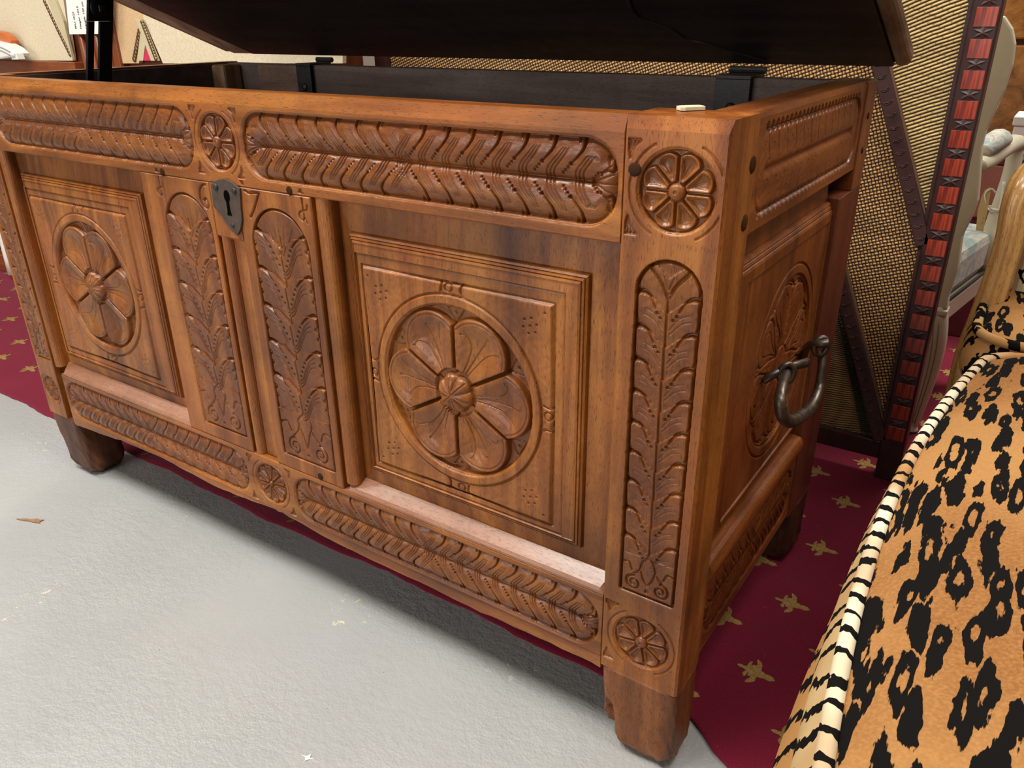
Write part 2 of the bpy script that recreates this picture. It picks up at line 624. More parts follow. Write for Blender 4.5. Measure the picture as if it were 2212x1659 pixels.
def leaf_panel(f, u0, u1, v0, v1, tiers, bold=False, D=.0085):
    """tall acanthus panel with a stem, paired leaves and two volutes at the foot"""
    w = u1 - u0
    uc = (u0 + u1) / 2
    s = arch(f.U, f.V, u0, u1, v0, v1)
    f.W = np.maximum(f.W, sm(s / .0015))
    su = f.U - uc
    au = np.abs(su) / (w / 2)
    f.H = np.where(s > 0, -D * sm(s / .0012) + (D - .0010) * sm((s - .0010) / .0036), 0)
    sp = tiers[0] - tiers[1]
    vend = v0 + (.055 if not bold else .080)
    curve = np.where(au > .45, -(1 - au) * .008, -(.55) * .008 - (.45 - au) * (.040 if bold else .030))
    ph = ((tiers[0] + curve - f.V) / sp)
    fr = ph - np.floor(ph)
    saw = (.0040 if bold else .0022)
    m = (s > .001) & (f.V > vend)
    f.H += np.where(m, (saw * (.62 - fr) - (.0012 * np.sin(math.pi * np.clip(au, 0, 1)) if not bold else 0)) * sm(s / .004), 0)
    # stem
    f.stroke([(uc, tiers[0] - .004), (uc, vend)], .0018, .0030, .0015, .0028, sub=1)
    hw = w / 2
    for i, t in enumerate(tiers):
        if t < vend + .004:
            break
        for g in (-1, 1):
            def Q(a, dv):
                return (uc + g * a * hw, t + dv)
            if not bold:
                f.stroke([Q(.99, -.002), Q(.80, .0015), Q(.60, -.001), Q(.44, -.008), Q(.35, -.0145)], .0034, .0062, .0013, .0028)
                f.drill(*Q(.30, -.0185), .0022, .0030)
                f.drill(*Q(.19, -.0232), .0019, .0026)
                f.stroke([Q(1.0, .014), Q(.90, .006), Q(.86, .0025)], .0026, .0038, .0010, .0015)
                f.stroke([Q(.10, -.034), Q(.34, -.0215), Q(.66, -.0155)], .0009, .0010)
                f.stroke([Q(.10, -.039), Q(.42, -.0265), Q(.72, -.022)], .0009, .0009)
            else:
                f.stroke([Q(.99, -.001), Q(.80, .001), Q(.58, -.006), Q(.40, -.0155)], .0034, .0065, .0016, .0034)
                for j in range(4):
                    f.drill(*Q(.345 - .075 * j, -.0205 - .0078 * j), .0026 - .00022 * j, .0030)
                for sh in (0, .0052, .0100):
                    f.stroke([Q(.04, -.0640 + sh), Q(.20, -.0555 + sh), Q(.38, -.0380 + sh), Q(.55, -.026 + sh * 1.1), Q(.74, -.0225 + sh * 1.5)],
                             .0014, .0024, .0010, .0014)
                f.stroke([Q(1.0, -.014), Q(.86, -.018), Q(.93, -.022)], .0022, .0030)
                f.stroke([Q(1.0, -.030), Q(.88, -.033), Q(.94, -.037)], .0022, .0030)
    # head of the leaf
    t = tiers[0]
    if bold:
        for a0, a1 in ((-.30, -.50), (-.12, -.20), (0, 0), (.12, .20), (.30, .50)):
            f.stroke([(uc + a0 * hw * .3, t - .030), (uc + a0 * hw, t - .008), (uc + a1 * hw, t + .012)], .0013, .0020, .0008, .0010)
    else:
        for g in (-1, 1):
            f.stroke([(uc, t - .004), (uc + g * hw * .22, t + .012), (uc + g * hw * .62, t + .028)], .0020, .0036, .0026, .0042)
            f.stroke([(uc, t + .006), (uc + g * hw * .15, t + .020)], .0010, .0014)
        f.drill(uc, t + .002, .0026, .003)
    # volutes and bud
    vs = v0 + (.016 if not bold else .0215)
    rr = .0105 if not bold else .0155
    for g in (-1, 1):
        cu = uc + g * hw * .48
        spiral(f, cu, vs, rr, g)
        f.stroke([(cu + g * rr * .2, vs + rr * 1.05), (uc + g * hw * .30, vs + rr * 1.9), (uc + g * hw * .22, vs + rr * 2.8)], .0016, .0030)
        f.stroke([(uc, vend + .004), (uc + g * hw * .26, vend - .012), (uc + g * hw * .14, vend - .030), (uc, vs + rr * .2)], .0016, .0028)
        f.stroke([(u0 if g < 0 else u1, vs + rr * 2.2), (uc + g * hw * .7, vs + rr * 2.6), (uc + g * hw * .55, vs + rr * 1.6)], .0018, .0030)
    f.drill(uc, vs - rr * .6, .003, .003)
    f.C *= sm((s + .0003) / .0010)


def big_flower(f, cu, cv, R, F, seedrot=0.0, dots=True):
    """six-petalled rose in a ring on the raised field F=(u0,u1,v0,v1)"""
    U, V = f.U - cu, f.V - cv
    r = np.hypot(U, V)
    d_edge = np.minimum(np.minimum(f.U - F[0], F[1] - f.U), np.minimum(f.V - F[2], F[3] - f.V))
    f.H = -.0050 * (1 - sm(d_edge / .0055))
    # slight sinking of the spandrels next to the ring
    f.H -= .0016 * sm((.034 - np.abs(r - R * 1.115 - .012)) / .03) * (r > R * 1.11)
    th = np.arctan2(V, U)
    da = math.pi / 3
    k = np.round(th / da)
    a = th - k * da
    p, q = r * np.cos(a), r * np.sin(a)
    half = da / 2
    s_sec = p * math.sin(half) - np.abs(q) * math.cos(half)
    pc = R * .585
    s_tip = np.where(p > pc, R * .405 - np.hypot(p - pc, q), 1)
    s = np.minimum(s_sec, s_tip)
    D = .0105
    ins = r < R
    h = -D * sm((R - r) / .0022)
    bowl = .0070 * sm((s - .003) / .030) * sm((p - R * .12) / (R * .30))
    pet = D * .90 * sm(s / .0035) - bowl
    h = np.where(s > 0, h + pet * sm((R - r) / .003), h)
    br = R * .235
    h = np.where(r < br * 1.22, np.minimum(h, -D * .72), h)
    lob = np.abs(np.cos(3 * (th + .25)))
    rb = br * (.90 + .10 * lob)
    bz = -D * .7 + .0165 * np.sqrt(np.clip(1 - (r / rb) ** 2, 0, 1)) ** .75 - .0032 * (1 - lob) ** 2 * sm(r / (br * .4))
    h = np.where(r < rb, bz, h)
    f.H = np.where(ins, h, f.H)
    f.W = np.maximum(f.W, .75 * sm((R - r) / .0015))
    for i in range(6):
        t = i * da
        c, si = math.cos(t), math.sin(t)

        def Q(pp, qq):
            return (cu + R * (pp * c - qq * si), cv + R * (pp * si + qq * c))
        f.stroke([Q(.27, 0), Q(.55, .0), Q(.80, -.02)], .0012, .0022, .0010, .0012)
        f.drill(*Q(.81, -.02), .0017, .0018)
        f.stroke([Q(.27, .03), Q(.45, .055), Q(.60, .10), Q(.68, .20), Q(.66, .26)], .0012, .0022, .0010, .0012)
        f.drill(*Q(.66, .265), .0016, .0018)
        f.stroke([Q(.27, -.03), Q(.45, -.055), Q(.62, -.10), Q(.74, -.19), Q(.76, -.24)], .0012, .0022, .0010, .0012)
        # divider line and doubled petal tip
        t2 = t + half
        c2, s2 = math.cos(t2), math.sin(t2)
        f.stroke([(cu + R * .24 * c2, cv + R * .24 * s2), (cu + R * .80 * c2, cv + R * .80 * s2)], .0017, .0045, .0017, .0040, sub=1)
        tip = [Q(.585 + .345 * math.cos(e), .345 * math.sin(e)) for e in np.linspace(-1.35, 1.35, 9)]
        f.stroke(tip, .0011, .0016)
        # little triangle with a pip in the spandrel

        def S(pp, qq):
            return (cu + R * (pp * c2 - qq * s2), cv + R * (pp * s2 + qq * c2))
        f.stroke([S(.80, 0), S(.955, .11), S(.965, 0), S(.955, -.11), S(.80, 0)], .0012, .0022, sub=2)
        f.drill(*S(.915, 0), .0022, .0025)
    # centre lobes
    for i in range(6):
        t = i * da + .25
        f.stroke([(cu, cv), (cu + br * .9 * math.cos(t + half), cv + br * .9 * math.sin(t + half))], .0013, .0022)
    # ring
    f.ring(cu, cv, R + .0003, .0020, .0030)
    ro = R * 1.118
    rq = np.abs(r - ro)
    f.C = np.maximum(f.C, .0034 * np.clip(1 - rq / .0022, 0, 1))
    # four knots tying ring and frame
    for i in range(4):
        t = i * math.pi / 2
        c, si = math.cos(t), math.sin(t)

        def K(pp, qq):
            return (cu + pp * c - qq * si, cv + pp * si + qq * c)
        f.ring(*K(ro + .0085, .004), .0052, .0016, .0036)
        f.stroke([K(ro + .0165, -.016), K(ro + .006, -.014), K(ro - .001, -.018)], .0022, .0040)
        f.stroke([K(ro + .0165, .016), K(ro + .010, .0145), K(ro + .002, .016)], .0022, .0040)
        f.stroke([K(ro + .0155, -.008), K(ro + .0160, .010)], .0016, .0024)
    if dots:
        for gx in (-1, 1):
            for gz in (-1, 1):
                du = (F[1] if gx > 0 else F[0]) - gx * .032
                dv = (F[3] if gz > 0 else F[2]) - gz * .032
                f.drill(du, dv, .0018, .0024)
                for j in range(6):
                    f.drill(du + .0098 * math.cos(j * da + .3), dv + .0098 * math.sin(j * da + .3), .0018, .0024)
                f.drill((F[1] if gx > 0 else F[0]) - gx * .012, (F[3] if gz > 0 else F[2]) - gz * .013, .0018, .0022)


DATE = []          # strokes of the carved date, shared by rail and muntins


def date_strokes():
    S = []

    def add(pts, w=.0016, d=.0026, w1=None):
        S.append((pts, w * 1.25, d * 1.7, w1))
    for cx in (-.858, -.5535):         # the two flourished ones
        add([(cx - .001, -.1135), (cx, -.128), (cx + .001, -.150)], .0022, .003, .0014)
        add([(cx + .0085, -.132), (cx + .007, -.138), (cx + .001, -.140), (cx - .007, -.143), (cx - .008, -.149), (cx - .003, -.153), (cx + .002, -.150), (cx + .006, -.156)], .0014, .0022)
        add([(cx - .0035, -.1165), (cx + .003, -.1175)], .0016, .0026)
    add([(-.7480, -.1255), (-.757, -.1275), (-.764, -.136), (-.765, -.149), (-.759, -.1585), (-.7515, -.1585), (-.748, -.152), (-.752, -.1455), (-.757, -.148)], .0018, .003)
    add([(-.6650, -.1255), (-.657, -.1280), (-.647, -.1265), (-.636, -.1265)], .0020, .003)
    add([(-.6365, -.1265), (-.644, -.139), (-.652, -.151), (-.6595, -.1605)], .0018, .003, .0026)
    add([(-.669, -.1130), (-.667, -.1185)], .0030, .003)
    return S


DATE = date_strokes()


def cut_date(f):
    for pts, w_, d_, w1 in DATE:
        f.stroke(pts, w_, d_, w1)


# ------------------------------------------------------------------ boards with openings for the carved patches
def board(name, u0, u1, v0, v1, mat, parent, holes=(), face=0.0, thick=.03, plane='front', ch=(.0015, .0015, .0015, .0015), chd=None, label=None):
    """board whose show face carries openings; ch = chamfer widths (u0,u1,v0,v1), chd = their depths"""
    chd = chd or ch
    us = sorted({u0 + ch[0], u1 - ch[1], *[round(q, 6) for h in holes for q in h[:2]]})
    vs = sorted({v0 + ch[2], v1 - ch[3], *[round(q, 6) for h in holes for q in h[2:]]})
    verts, idx = [], {}

    def P(u, v, d):
        if plane == 'front':
            return (u, face + d, v + ZF)
        if plane == 'side':
            return (face - d, u, v + ZF)
        if plane == 'left':
            return (face + d, -u, v + ZF)
        return (-u, face - d, v + ZF)

    def vid(u, v, d, key=None):
        k = (round(u, 6), round(v, 6), round(d, 6))
        if k not in idx:
            idx[k] = len(verts)
            verts.append(P(u, v, d))
        return idx[k]
    faces = []
    for i in range(len(us) - 1):
        for j in range(len(vs) - 1):
            cu, cv = (us[i] + us[i + 1]) / 2, (vs[j] + vs[j + 1]) / 2
            if any(h[0] < cu < h[1] and h[2] < cv < h[3] for h in holes):
                continue
            faces.append((vid(us[i], vs[j], 0), vid(us[i + 1], vs[j], 0), vid(us[i + 1], vs[j + 1], 0), vid(us[i], vs[j + 1], 0)))
    # chamfers, edges, back
    loop = [(u, us and vs[0], 0, 'b') for u in us]
    ring_in, ring_ch = [], []
    for u in us[:-1]:
        ring_in.append((u, vs[0]))
    for v in vs[:-1]:
        ring_in.append((us[-1], v))
    for u in us[:0:-1]:
        ring_in.append((u, vs[-1]))
    for v in vs[:0:-1]:
        ring_in.append((us[0], v))

    def out(p):
        u, v = p
        d = 0.0
        if abs(u - us[0]) < 1e-9:
            u = u0
            d = max(d, chd[0])
        if abs(p[0] - us[-1]) < 1e-9:
            u = u1
            d = max(d, chd[1])
        if abs(v - vs[0]) < 1e-9:
            v = v0
            d = max(d, chd[2])
        if abs(p[1] - vs[-1]) < 1e-9:
            v = v1
            d = max(d, chd[3])
        return (u, v, d)
    n = len(ring_in)
    for i in range(n):
        a, b = ring_in[i], ring_in[(i + 1) % n]
        oa, ob = out(a), out(b)
        A, B = vid(a[0], a[1], 0), vid(b[0], b[1], 0)
        C_, D_ = vid(*oa), vid(*ob)
        E_, G_ = vid(oa[0], oa[1], thick), vid(ob[0], ob[1], thick)
        faces.append((A, C_, D_, B))
        faces.append((C_, E_, G_, D_))
    faces.append((vid(u0, v0, thick), vid(u0, v1, thick), vid(u1, v1, thick), vid(u1, v0, thick)))
    faces = [tuple(dict.fromkeys(q)) for q in faces]
    faces = [q for q in faces if len(q) > 2]
    o = mesh_obj(name, verts, faces, mat, parent)
    if label:
        o['label'] = label
    return o


def rings(name, seq, mat, parent, plane='front', thick=None):
    """nested rectangles (u0,u1,v0,v1,depth) joined by bands"""
    V, F = [], []
    for (a, b, c, d, y) in seq:
        for (u, v) in ((a, c), (b, c), (b, d), (a, d)):
            V.append((u, y, v + ZF) if plane == 'front' else (-y, u, v + ZF))
    for i in range(len(seq) - 1):
        for k in range(4):
            l = (k + 1) % 4
            F.append((4 * i + k, 4 * i + l, 4 * i + 4 + l, 4 * i + 4 + k))
    return mesh_obj(name, V, F, mat, parent)

# =================================================================== the setting
def grid_mesh(x0, x1, y0, y1, nx, ny, z=0.0, edge=None):
    xs = np.linspace(x0, x1, nx)
    V = []
    for x in xs:
        a = y0 if edge is None else edge(x)
        for t in np.linspace(0, 1, ny) ** 1.5:
            V.append((x, a + (y1 - a) * t, z))
    I = np.arange(nx * ny).reshape(nx, ny)
    F = np.stack([I[:-1, :-1], I[1:, :-1], I[1:, 1:], I[:-1, 1:]], -1).reshape(-1, 4)
    return np.array(V), F


def floor_mat():
    t = NT('painted_concrete')
    big = t.noise(t.coord((1.6, 1.6, 1.6)), 1, 4, .6)
    col = t.ramp(big, [(.32, (.35, .355, .348)), (.55, (.40, .405, .396)), (.75, (.43, .435, .445))])
    col = t.mix(t.ramp(t.noise(t.coord((.9, .9, .9), (4, 2, 0)), 1, 3), [(.52, 0.0), (.7, .5)]), col, (.40, .40, .435))
    # flakes of old yellow paint along a scuffed line and dark specks
    yl = t.noise(t.coord((55, 55, 55), (1, 5, 0)), 1, 3, .7)
    reg = t.noise(t.coord((5.0, 5.0, 5.0), (.35, .1, 0)), 1, 1)
    fl = t.math('MULTIPLY', t.ramp(yl, [(.62, 0.0), (.66, 1.0)]), t.ramp(reg, [(.60, 0.0), (.66, 1.0)]))
    col = t.mix(t.math('MULTIPLY', fl, .8), col, (.72, .68, .42))
    sp = t.noise(t.coord((160, 160, 160), (3, 0, 0)), 1, 1)
    col = t.mix(t.ramp(sp, [(.80, 0.0), (.83, .8)]), col, (.10, .06, .05))
    rough_zone = t.ramp(t.noise(t.coord((2.2, 2.2, 2.2), (7, 3, 0)), 1, 2), [(.35, .25), (.62, 1.0)])
    peb = t.noise(t.coord((230, 230, 230)), 1, 3, .6)
    peb2 = t.noise(t.coord((70, 70, 70)), 1, 3, .6)
    h = t.math('ADD', t.math('MULTIPLY', peb, .55), peb2)
    h = t.math('MULTIPLY', h, rough_zone)
    return t.done(col, .40, t.bump(h, .65, .0036), spec=.5)


V, F = grid_mesh(-7.5, 4.0, -4.5, 5.0, 3, 3)
fl = mesh_obj('floor', V, F, floor_mat())
fl['kind'] = 'structure'


def carpet_edge(x):
    e = .108 + .0035 * math.sin(x * 9) + .002 * math.sin(x * 31 + 1)
    if x > -.05:
        e -= .52 * (x + .05) * min(1, (x + .05) / .08)
    return e


def carpet_mat():
    t = NT('red_carpet')
    n1 = t.noise(t.coord((700, 700, 700)), 1, 2, .6)
    n2 = t.noise(t.coord((6, 6, 6)), 1, 3)
    c = t.ramp(n1, [(.3, (.12, .004, .016)), (.7, (.27, .010, .040))])
    c = t.mix(t.ramp(n2, [(.4, 0.0), (.8, .25)]), c, (.10, .003, .012))
    lint = t.ramp(t.noise(t.coord((210, 210, 210), (2, 8, 0)), 1, 1), [(.815, 0.0), (.83, .7)])
    c = t.mix(lint, c, (.55, .35, .36))
    return t.done(c, .95, t.bump(n1, .7, .003), sheen=.12, spec=.1)


xs = np.concatenate([np.linspace(-7.5, -2.6, 12, endpoint=False), np.linspace(-2.6, .35, 140, endpoint=False), np.linspace(.35, 4, 12)])
CT = .007
V, F = [], []
rngc = np.random.default_rng(5)
for x in xs:
    e = carpet_edge(x) + rngc.normal(0, .0009)
    V += [(x, e, 0), (x, e - .001, CT * .6), (x, e + .004, CT), (x, 4.94, CT)]
for i in range(len(xs) - 1):
    for k in range(3):
        F.append((4 * i + k, 4 * (i + 1) + k, 4 * (i + 1) + k + 1, 4 * i + k + 1))
carpet = mesh_obj('carpet', V, F, carpet_mat(), smooth=True)
tag(carpet, 'crimson carpet woven with small gold fleur-de-lis, its edge on the grey concrete', 'carpet')

# gold fleur-de-lis woven in the carpet
M_GOLD = NT('gold_wool')
_n = M_GOLD.noise(M_GOLD.coord((500, 500, 500)), 1, 2)
M_GOLD = M_GOLD.done(M_GOLD.ramp(_n, [(.3, (.20, .11, .03)), (.7, (.46, .29, .10))]), .95, M_GOLD.bump(_n, .6, .002), spec=.1)


def fleur_mesh():
    polys = []

    def petal(c, L, wd, ang, bend=0.0):
        pts = []
        for sgn in (1, -1):
            rng_ = range(0, 7) if sgn > 0 else range(6, -1, -1)
            for k in rng_:
                t = k / 6
                wv = wd * math.sin(math.pi * min(1, t * .92 + .06)) * (1 + .35 * math.sin(9 * t + c[0] * 400))
                a = ang + bend * t
                pts.append((c[0] + L * t * math.cos(a) - sgn * wv * math.sin(a), c[1] + L * t * math.sin(a) + sgn * wv * math.cos(a)))
        return pts
    h = math.pi / 2
    polys.append(petal((0, .002), .030, .0075, h))
    polys.append(petal((0.001, .0), .026, .0060, h - .75, -.9))
    polys.append(petal((-.001, .0), .026, .0060, h + .75, .9))
    polys.append([(-.012, -.0045), (.012, -.0045), (.0135, .001), (-.0135, .001)])
    polys.append(petal((0, -.004), .020, .0042, -h))
    polys.append(petal((0.002, -.005), .016, .0035, -h + .9, .5))
    polys.append(petal((-.002, -.005), .016, .0035, -h - .9, -.5))
    me = bpy.data.meshes.new('fleur_de_lis')
    V, F = [], []
    for k, pl in enumerate(polys):
        b = len(V)
        V += [(x, y, .0004 + .00012 * k) for x, y in pl]
        F.append(tuple(range(b, b + len(pl))))
    me.from_pydata(V, [], F)
    me.materials.append(M_GOLD)
    me.update()
    return me


FM = fleur_mesh()
for i in range(-46, 10):
    for j in range(-1, 14):
        x = .032 + i * .0785
        y = .228 + j * .178 + (.089 if i % 2 else 0)
        px, py = x, y
        if y < carpet_edge(x) + .03 or y > 2.4:
            continue
        d = CAM_R @ (np.array([x, y, CT]) - CAM_C)
        if d[2] < .1:
            continue
        uu, vv = 1106 + F_PX * d[0] / d[2], 829.5 + F_PX * d[1] / d[2]
        if not (-420 < uu < 2700 and 200 < vv < 1760):
            continue
        if -1.30 < x < -.12 and y > .16:          # wholly hidden behind and under the coffer
            continue
        if -1.6 < x <= -1.30 and y > .3:
            continue
        o = bpy.data.objects.new('fleur_de_lis', FM)
        COL.objects.link(o)
        o.location = (px, py, CT)
        o.rotation_euler = (0, 0, R_(-92 + 5 * math.sin(i * 3 + j)))
        o.parent = carpet

M_WALL = plain('cream_wall', (.62, .56, .46), .8, .04, 3)
V = [(-7.5, 5, 0), (4, 5, 0), (4, 5, 3), (-7.5, 5, 3)]
wb = box('wall_back', (-7.5, 4.95, 0), (4, 5.05, 3), M_WALL, None, 0)
wb['kind'] = 'structure'
wl = box('wall_left', (-7.55, -4.5, 0), (-7.45, 4.95, 3), M_WALL, None, 0)
wl['kind'] = 'structure'

# =================================================================== the coffer
coffer = thing('coffer', (-.707, .29, 0), 'large carved walnut coffer on stubby feet with its lid propped open', 'chest')
W = 1.414
NEAR, FAR = .00075, .0011

# --- front stiles
def front_stile(x0, x1, mirror, res):
    """x1 - x0 = .102 (right) or .094 (left); mirror flips the carving"""
    xc = (x0 + x1) / 2 + (.003 if not mirror else -.010)
    hu0, hu1 = x0 + .003, x1 - .0045
    if mirror:
        hu0, hu1 = x0 + .0045, x1 - .028
    holes = [(hu0, hu1, -.117, -.0185), (hu0, hu1, -.5385, -.1245), (hu0, hu1, -.650, -.553)]
    o = board('stile', x0, x1 if not mirror else x1 - .025, -.66, 0, M_WZ, coffer, holes, 0, .07,
              ch=(.0015 if not mirror else .003, .003 if not mirror else .0012, .0005, .012), chd=(.0015 if not mirror else .003, .003 if not mirror else .0012, .0005, .004))
    Rr = min(.0385, (hu1 - hu0) / 2 / 1.05)
    f = Relief(*holes[0], res)
    rosette(f, xc, -.0655, Rr, 8, rot=.39)
    if not mirror:
        wedge(f, x0 + .0065, -.030, .009, .016, 1)
        wedge(f, x0 + .0065, -.101, .009, .016, -1)
    f.build('rosette_carving', o, M_WZ)
    f = Relief(*holes[1], res)
    lw = .0705 if not mirror else .058
    leaf_panel(f, xc - lw / 2, xc + lw / 2, -.533, -.129, [-.166 - .0362 * i for i in range(9)])
    f.build('leaf_carving', o, M_WZ)
    f = Relief(*holes[2], res)
    rosette(f, xc - .002, -.600, Rr * .93, 8, D=.0055, rot=.2)
    if not mirror:
        wedge(f, x0 + .010, -.563, .010, .014, 1)
        wedge(f, x0 + .008, -.637, .008, .014, -1)
    f.build('rosette_carving', o, M_WZ)
    return o


stR = front_stile(-.102, 0.0, False, NEAR)
stL = front_stile(-W, -1.320, True, FAR)


def half_round(name, x0, x1, z0, z1, y, parent, mat, depth=.012):
    n = 10
    poly = [(x0 + (x1 - x0) * (1 - math.cos(math.pi * k / n)) / 2, y + depth - depth * math.sin(math.pi * k / n), z0 + ZF) for k in range(n + 1)]
    poly += [(x1, y + .03, z0 + ZF), (x0, y + .03, z0 + ZF)]
    o = prism(name, poly, (0, 0, z1 - z0), mat, parent)
    return o


half_round('bead_moulding', -1.345, -1.320, -.5405, -.121, .001, stL, M_WZ)

# --- top rail with its two gadrooned cartouches, middle rosette and part of the date
h_gr = (-.6583, -.1045, -.1115, -.0185)
h_ro = (-.7575, -.6585, -.1115, -.0185)
h_gl = (-1.3185, -.7578, -.1115, -.0185)
h_da = (-.872, -.545, -.1193, -.1118)
rail = board('top_rail', -1.3198, -.1022, -.121, 0, M_WX, coffer, [h_gr, h_ro, h_gl, h_da], 0, .034,
             ch=(.0006, .0006, .0015, .016), chd=(.0006, .0006, .0015, .0048))
f = Relief(*h_gr, NEAR)
gadroon(f, -.6545, -.1075, -.1075, -.0228, 8)
f.build('gadroon_carving', rail, M_WX)
f = Relief(*h_gl, FAR)
gadroon(f, -1.315, -.7615, -.1075, -.0228, 8)
f.build('gadroon_carving', rail, M_WX)
f = Relief(*h_ro, NEAR)
rosette(f, -.708, -.0655, .0375, 8, rot=.39)
for su in (-.752, -.664):
    wedge(f, su, -.0295, .0085, .016, 1)
    wedge(f, su, -.1020, .0085, .014, -1)
f.build('rosette_carving', rail, M_WX)
f = Relief(*h_da, .0008)
cut_date(f)
f.build('date_carving', rail, M_WX)

# --- muntins with acanthus panels and the rest of the date
TI = [-.177 - .0542 * i for i in range(6)]
h = (-.8755, -.7425, -.5350, -.1228)
mL = board('muntin', -.904, -.740, -.552, -.1212, M_WZ, coffer, [h], 0, .032)
f = Relief(*h, FAR)
leaf_panel(f, -.859, -.749, -.530, -.142, TI, True)
cut_date(f)
f.build('leaf_carving', mL, M_WZ)
half_round('bead_moulding', -.740, -.717, -.552, -.190, .001, mL, M_WZ)
h = (-.6795, -.5400, -.5350, -.1228)
mR = board('muntin', -.682, -.5375, -.552, -.1212, M_WZ, coffer, [h], 0, .032)
f = Relief(*h, NEAR)
leaf_panel(f, -.6635, -.5495, -.530, -.143, TI, True)
cut_date(f)
f.build('leaf_carving', mR, M_WZ)
half_round('bead_moulding', -.5375, -.510, -.540, -.121, .001, mR, M_WZ)
board('centre_strip', -.717, -.682, -.552, -.121, M_WZ, coffer, (), .009, .02)
board('lock_block', -.7395, -.6825, -.1995, -.1214, M_WZ, coffer, (), .0005, .008, ch=(.0005, .0005, .004, .0005))

# --- panels
def panel(op, O, I, Fd, cu, cv, R, res):
    seq = [(*op, .0225), (O[0] - .0015, O[1] + .0015, O[2] - .0015, O[3] + .0015, .0195)]

    def ins(rc, k, y):
        return (rc[0] + k, rc[1] - k, rc[2] + k, rc[3] - k, y)
    for k, y in ((0, .0205), (.0008, .0150), (.0030, .0132), (.0038, .0150), (.0046, .0126), (.0066, .0116), (.0074, .0135), (.0082, .0112), (.0105, .0100), (.0112, .0112)):
        seq.append(ins(O, k, y))
    seq += [ins(I, -.001, .0104), ins(I, 0, .0134), ins(I, .0014, .0126), ins(I, .003, .0121)]
    seq += [ins(Fd, -.0012, .0125), ins(Fd, 0, .0146)]
    o = rings('panel', seq, M_WZ, coffer)
    f = Relief(*Fd, res)
    big_flower(f, cu, cv, R, Fd)
    f.build('flower_carving', o, M_WZ, base=.0096, seal=False)
    return o


panel((-.512, -.1018, -.5385, -.1208), (-.4905, -.1430, -.5095, -.1630), (-.4785, -.1690, -.4985, -.1865),
      (-.4705, -.1818, -.4895, -.2000), -.3258, -.3440, .1145, NEAR)
panel((-1.3205, -.9035, -.5385, -.1208), (-1.3025, -.9375, -.5130, -.1605), (-1.2945, -.9720, -.5010, -.1850),
      (-1.2865, -.9870, -.4895, -.1975), -1.1300, -.3420, .1150, FAR)

# --- sills
def sill(x0, x1, label=None):
    y0, z0 = .0235, -.5335
    bm = bmesh.new()
    prof = [(y0, z0), (.0205, -.5330), (.0035, -.5450), (.0005, -.5490), (.0005, -.5522), (y0, -.5522)]
    A = [bm.verts.new((x0 + (.010 if k in (2, 3) else 0) * 1, y, z + ZF)) for k, (y, z) in enumerate(prof)]
    B = [bm.verts.new((x1 - (.006 if k in (2, 3) else 0), y, z + ZF)) for k, (y, z) in enumerate(prof)]
    n = len(prof)
    bm.faces.new(A)
    bm.faces.new(B[::-1])
    for k in range(n):
        bm.faces.new((A[k], B[k], B[(k + 1) % n], A[(k + 1) % n]))
    bmesh.ops.recalc_face_normals(bm, faces=bm.faces)
    o = bm_obj('sill', bm, M_SILL, coffer)
    o['label'] = 'pale sloping sill below the panel'
    return o


sill(-.5355, -.1025)
sill(-1.3195, -.9045)

# --- bottom rail
h_gr = (-.6545, -.1045, -.6455, -.5575)
h_ro = (-.7610, -.6548, -.6455, -.5575)
h_gl = (-1.3185, -.7613, -.6455, -.5575)
br_ = board('bottom_rail', -1.3198, -.1022, -.6475, -.5522, M_WX, coffer, [h_gr, h_ro, h_gl], 0, .034,
            ch=(.0006, .0006, .0004, .0020))
f = Relief(*h_gr, NEAR)
gadroon(f, -.6510, -.1070, -.6420, -.5620, 9, D=.0085)
f.build('gadroon_carving', br_, M_WX)
f = Relief(*h_gl, FAR)
gadroon(f, -1.315, -.7645, -.6420, -.5620, 9, D=.0085)
f.build('gadroon_carving', br_, M_WX)
f = Relief(*h_ro, .0009)
rosette(f, -.7075, -.6010, .0355, 10, D=.0055, boss=.13, rot=.2)
for su in (-.7555, -.660):
    wedge(f, su, -.5670, .0075, .013, 1)
    wedge(f, su, -.6370, .0075, .013, -1)
f.build('rosette_carving', br_, M_WX)
lip = [(-1.3198, -.666), (-1.28, -.6635), (-1.17, -.6560), (-1.10, -.6520), (-1.02, -.6505), (-.95, -.6555), (-.86, -.6600), (-.80, -.6575),
       (-.74, -.6530), (-.70, -.6505), (-.66, -.6540), (-.58, -.6615), (-.49, -.6645), (-.40, -.6640), (-.31, -.6665), (-.234, -.6655), (-.16, -.6650), (-.1022, -.6665)]
lp = catmull(lip, 4)
rngl = np.random.default_rng(3)
poly = [(x, .0012, z + rngl.normal(0, .0006) + ZF) for x, z in lp] + [(-.1022, .0002, -.6477 + ZF), (-1.3198, .0002, -.6477 + ZF)]
prism('scalloped_edge', poly, (0, .030, 0), M_WX, br_, 0)

# --- feet
M_FOOTD = wood('dark_foot_wood', 'z', (.022, .008, .004), (.075, .025, .010), (.15, .052, .018), rough=.5, coat=.05, stain=.8, bump=.5)


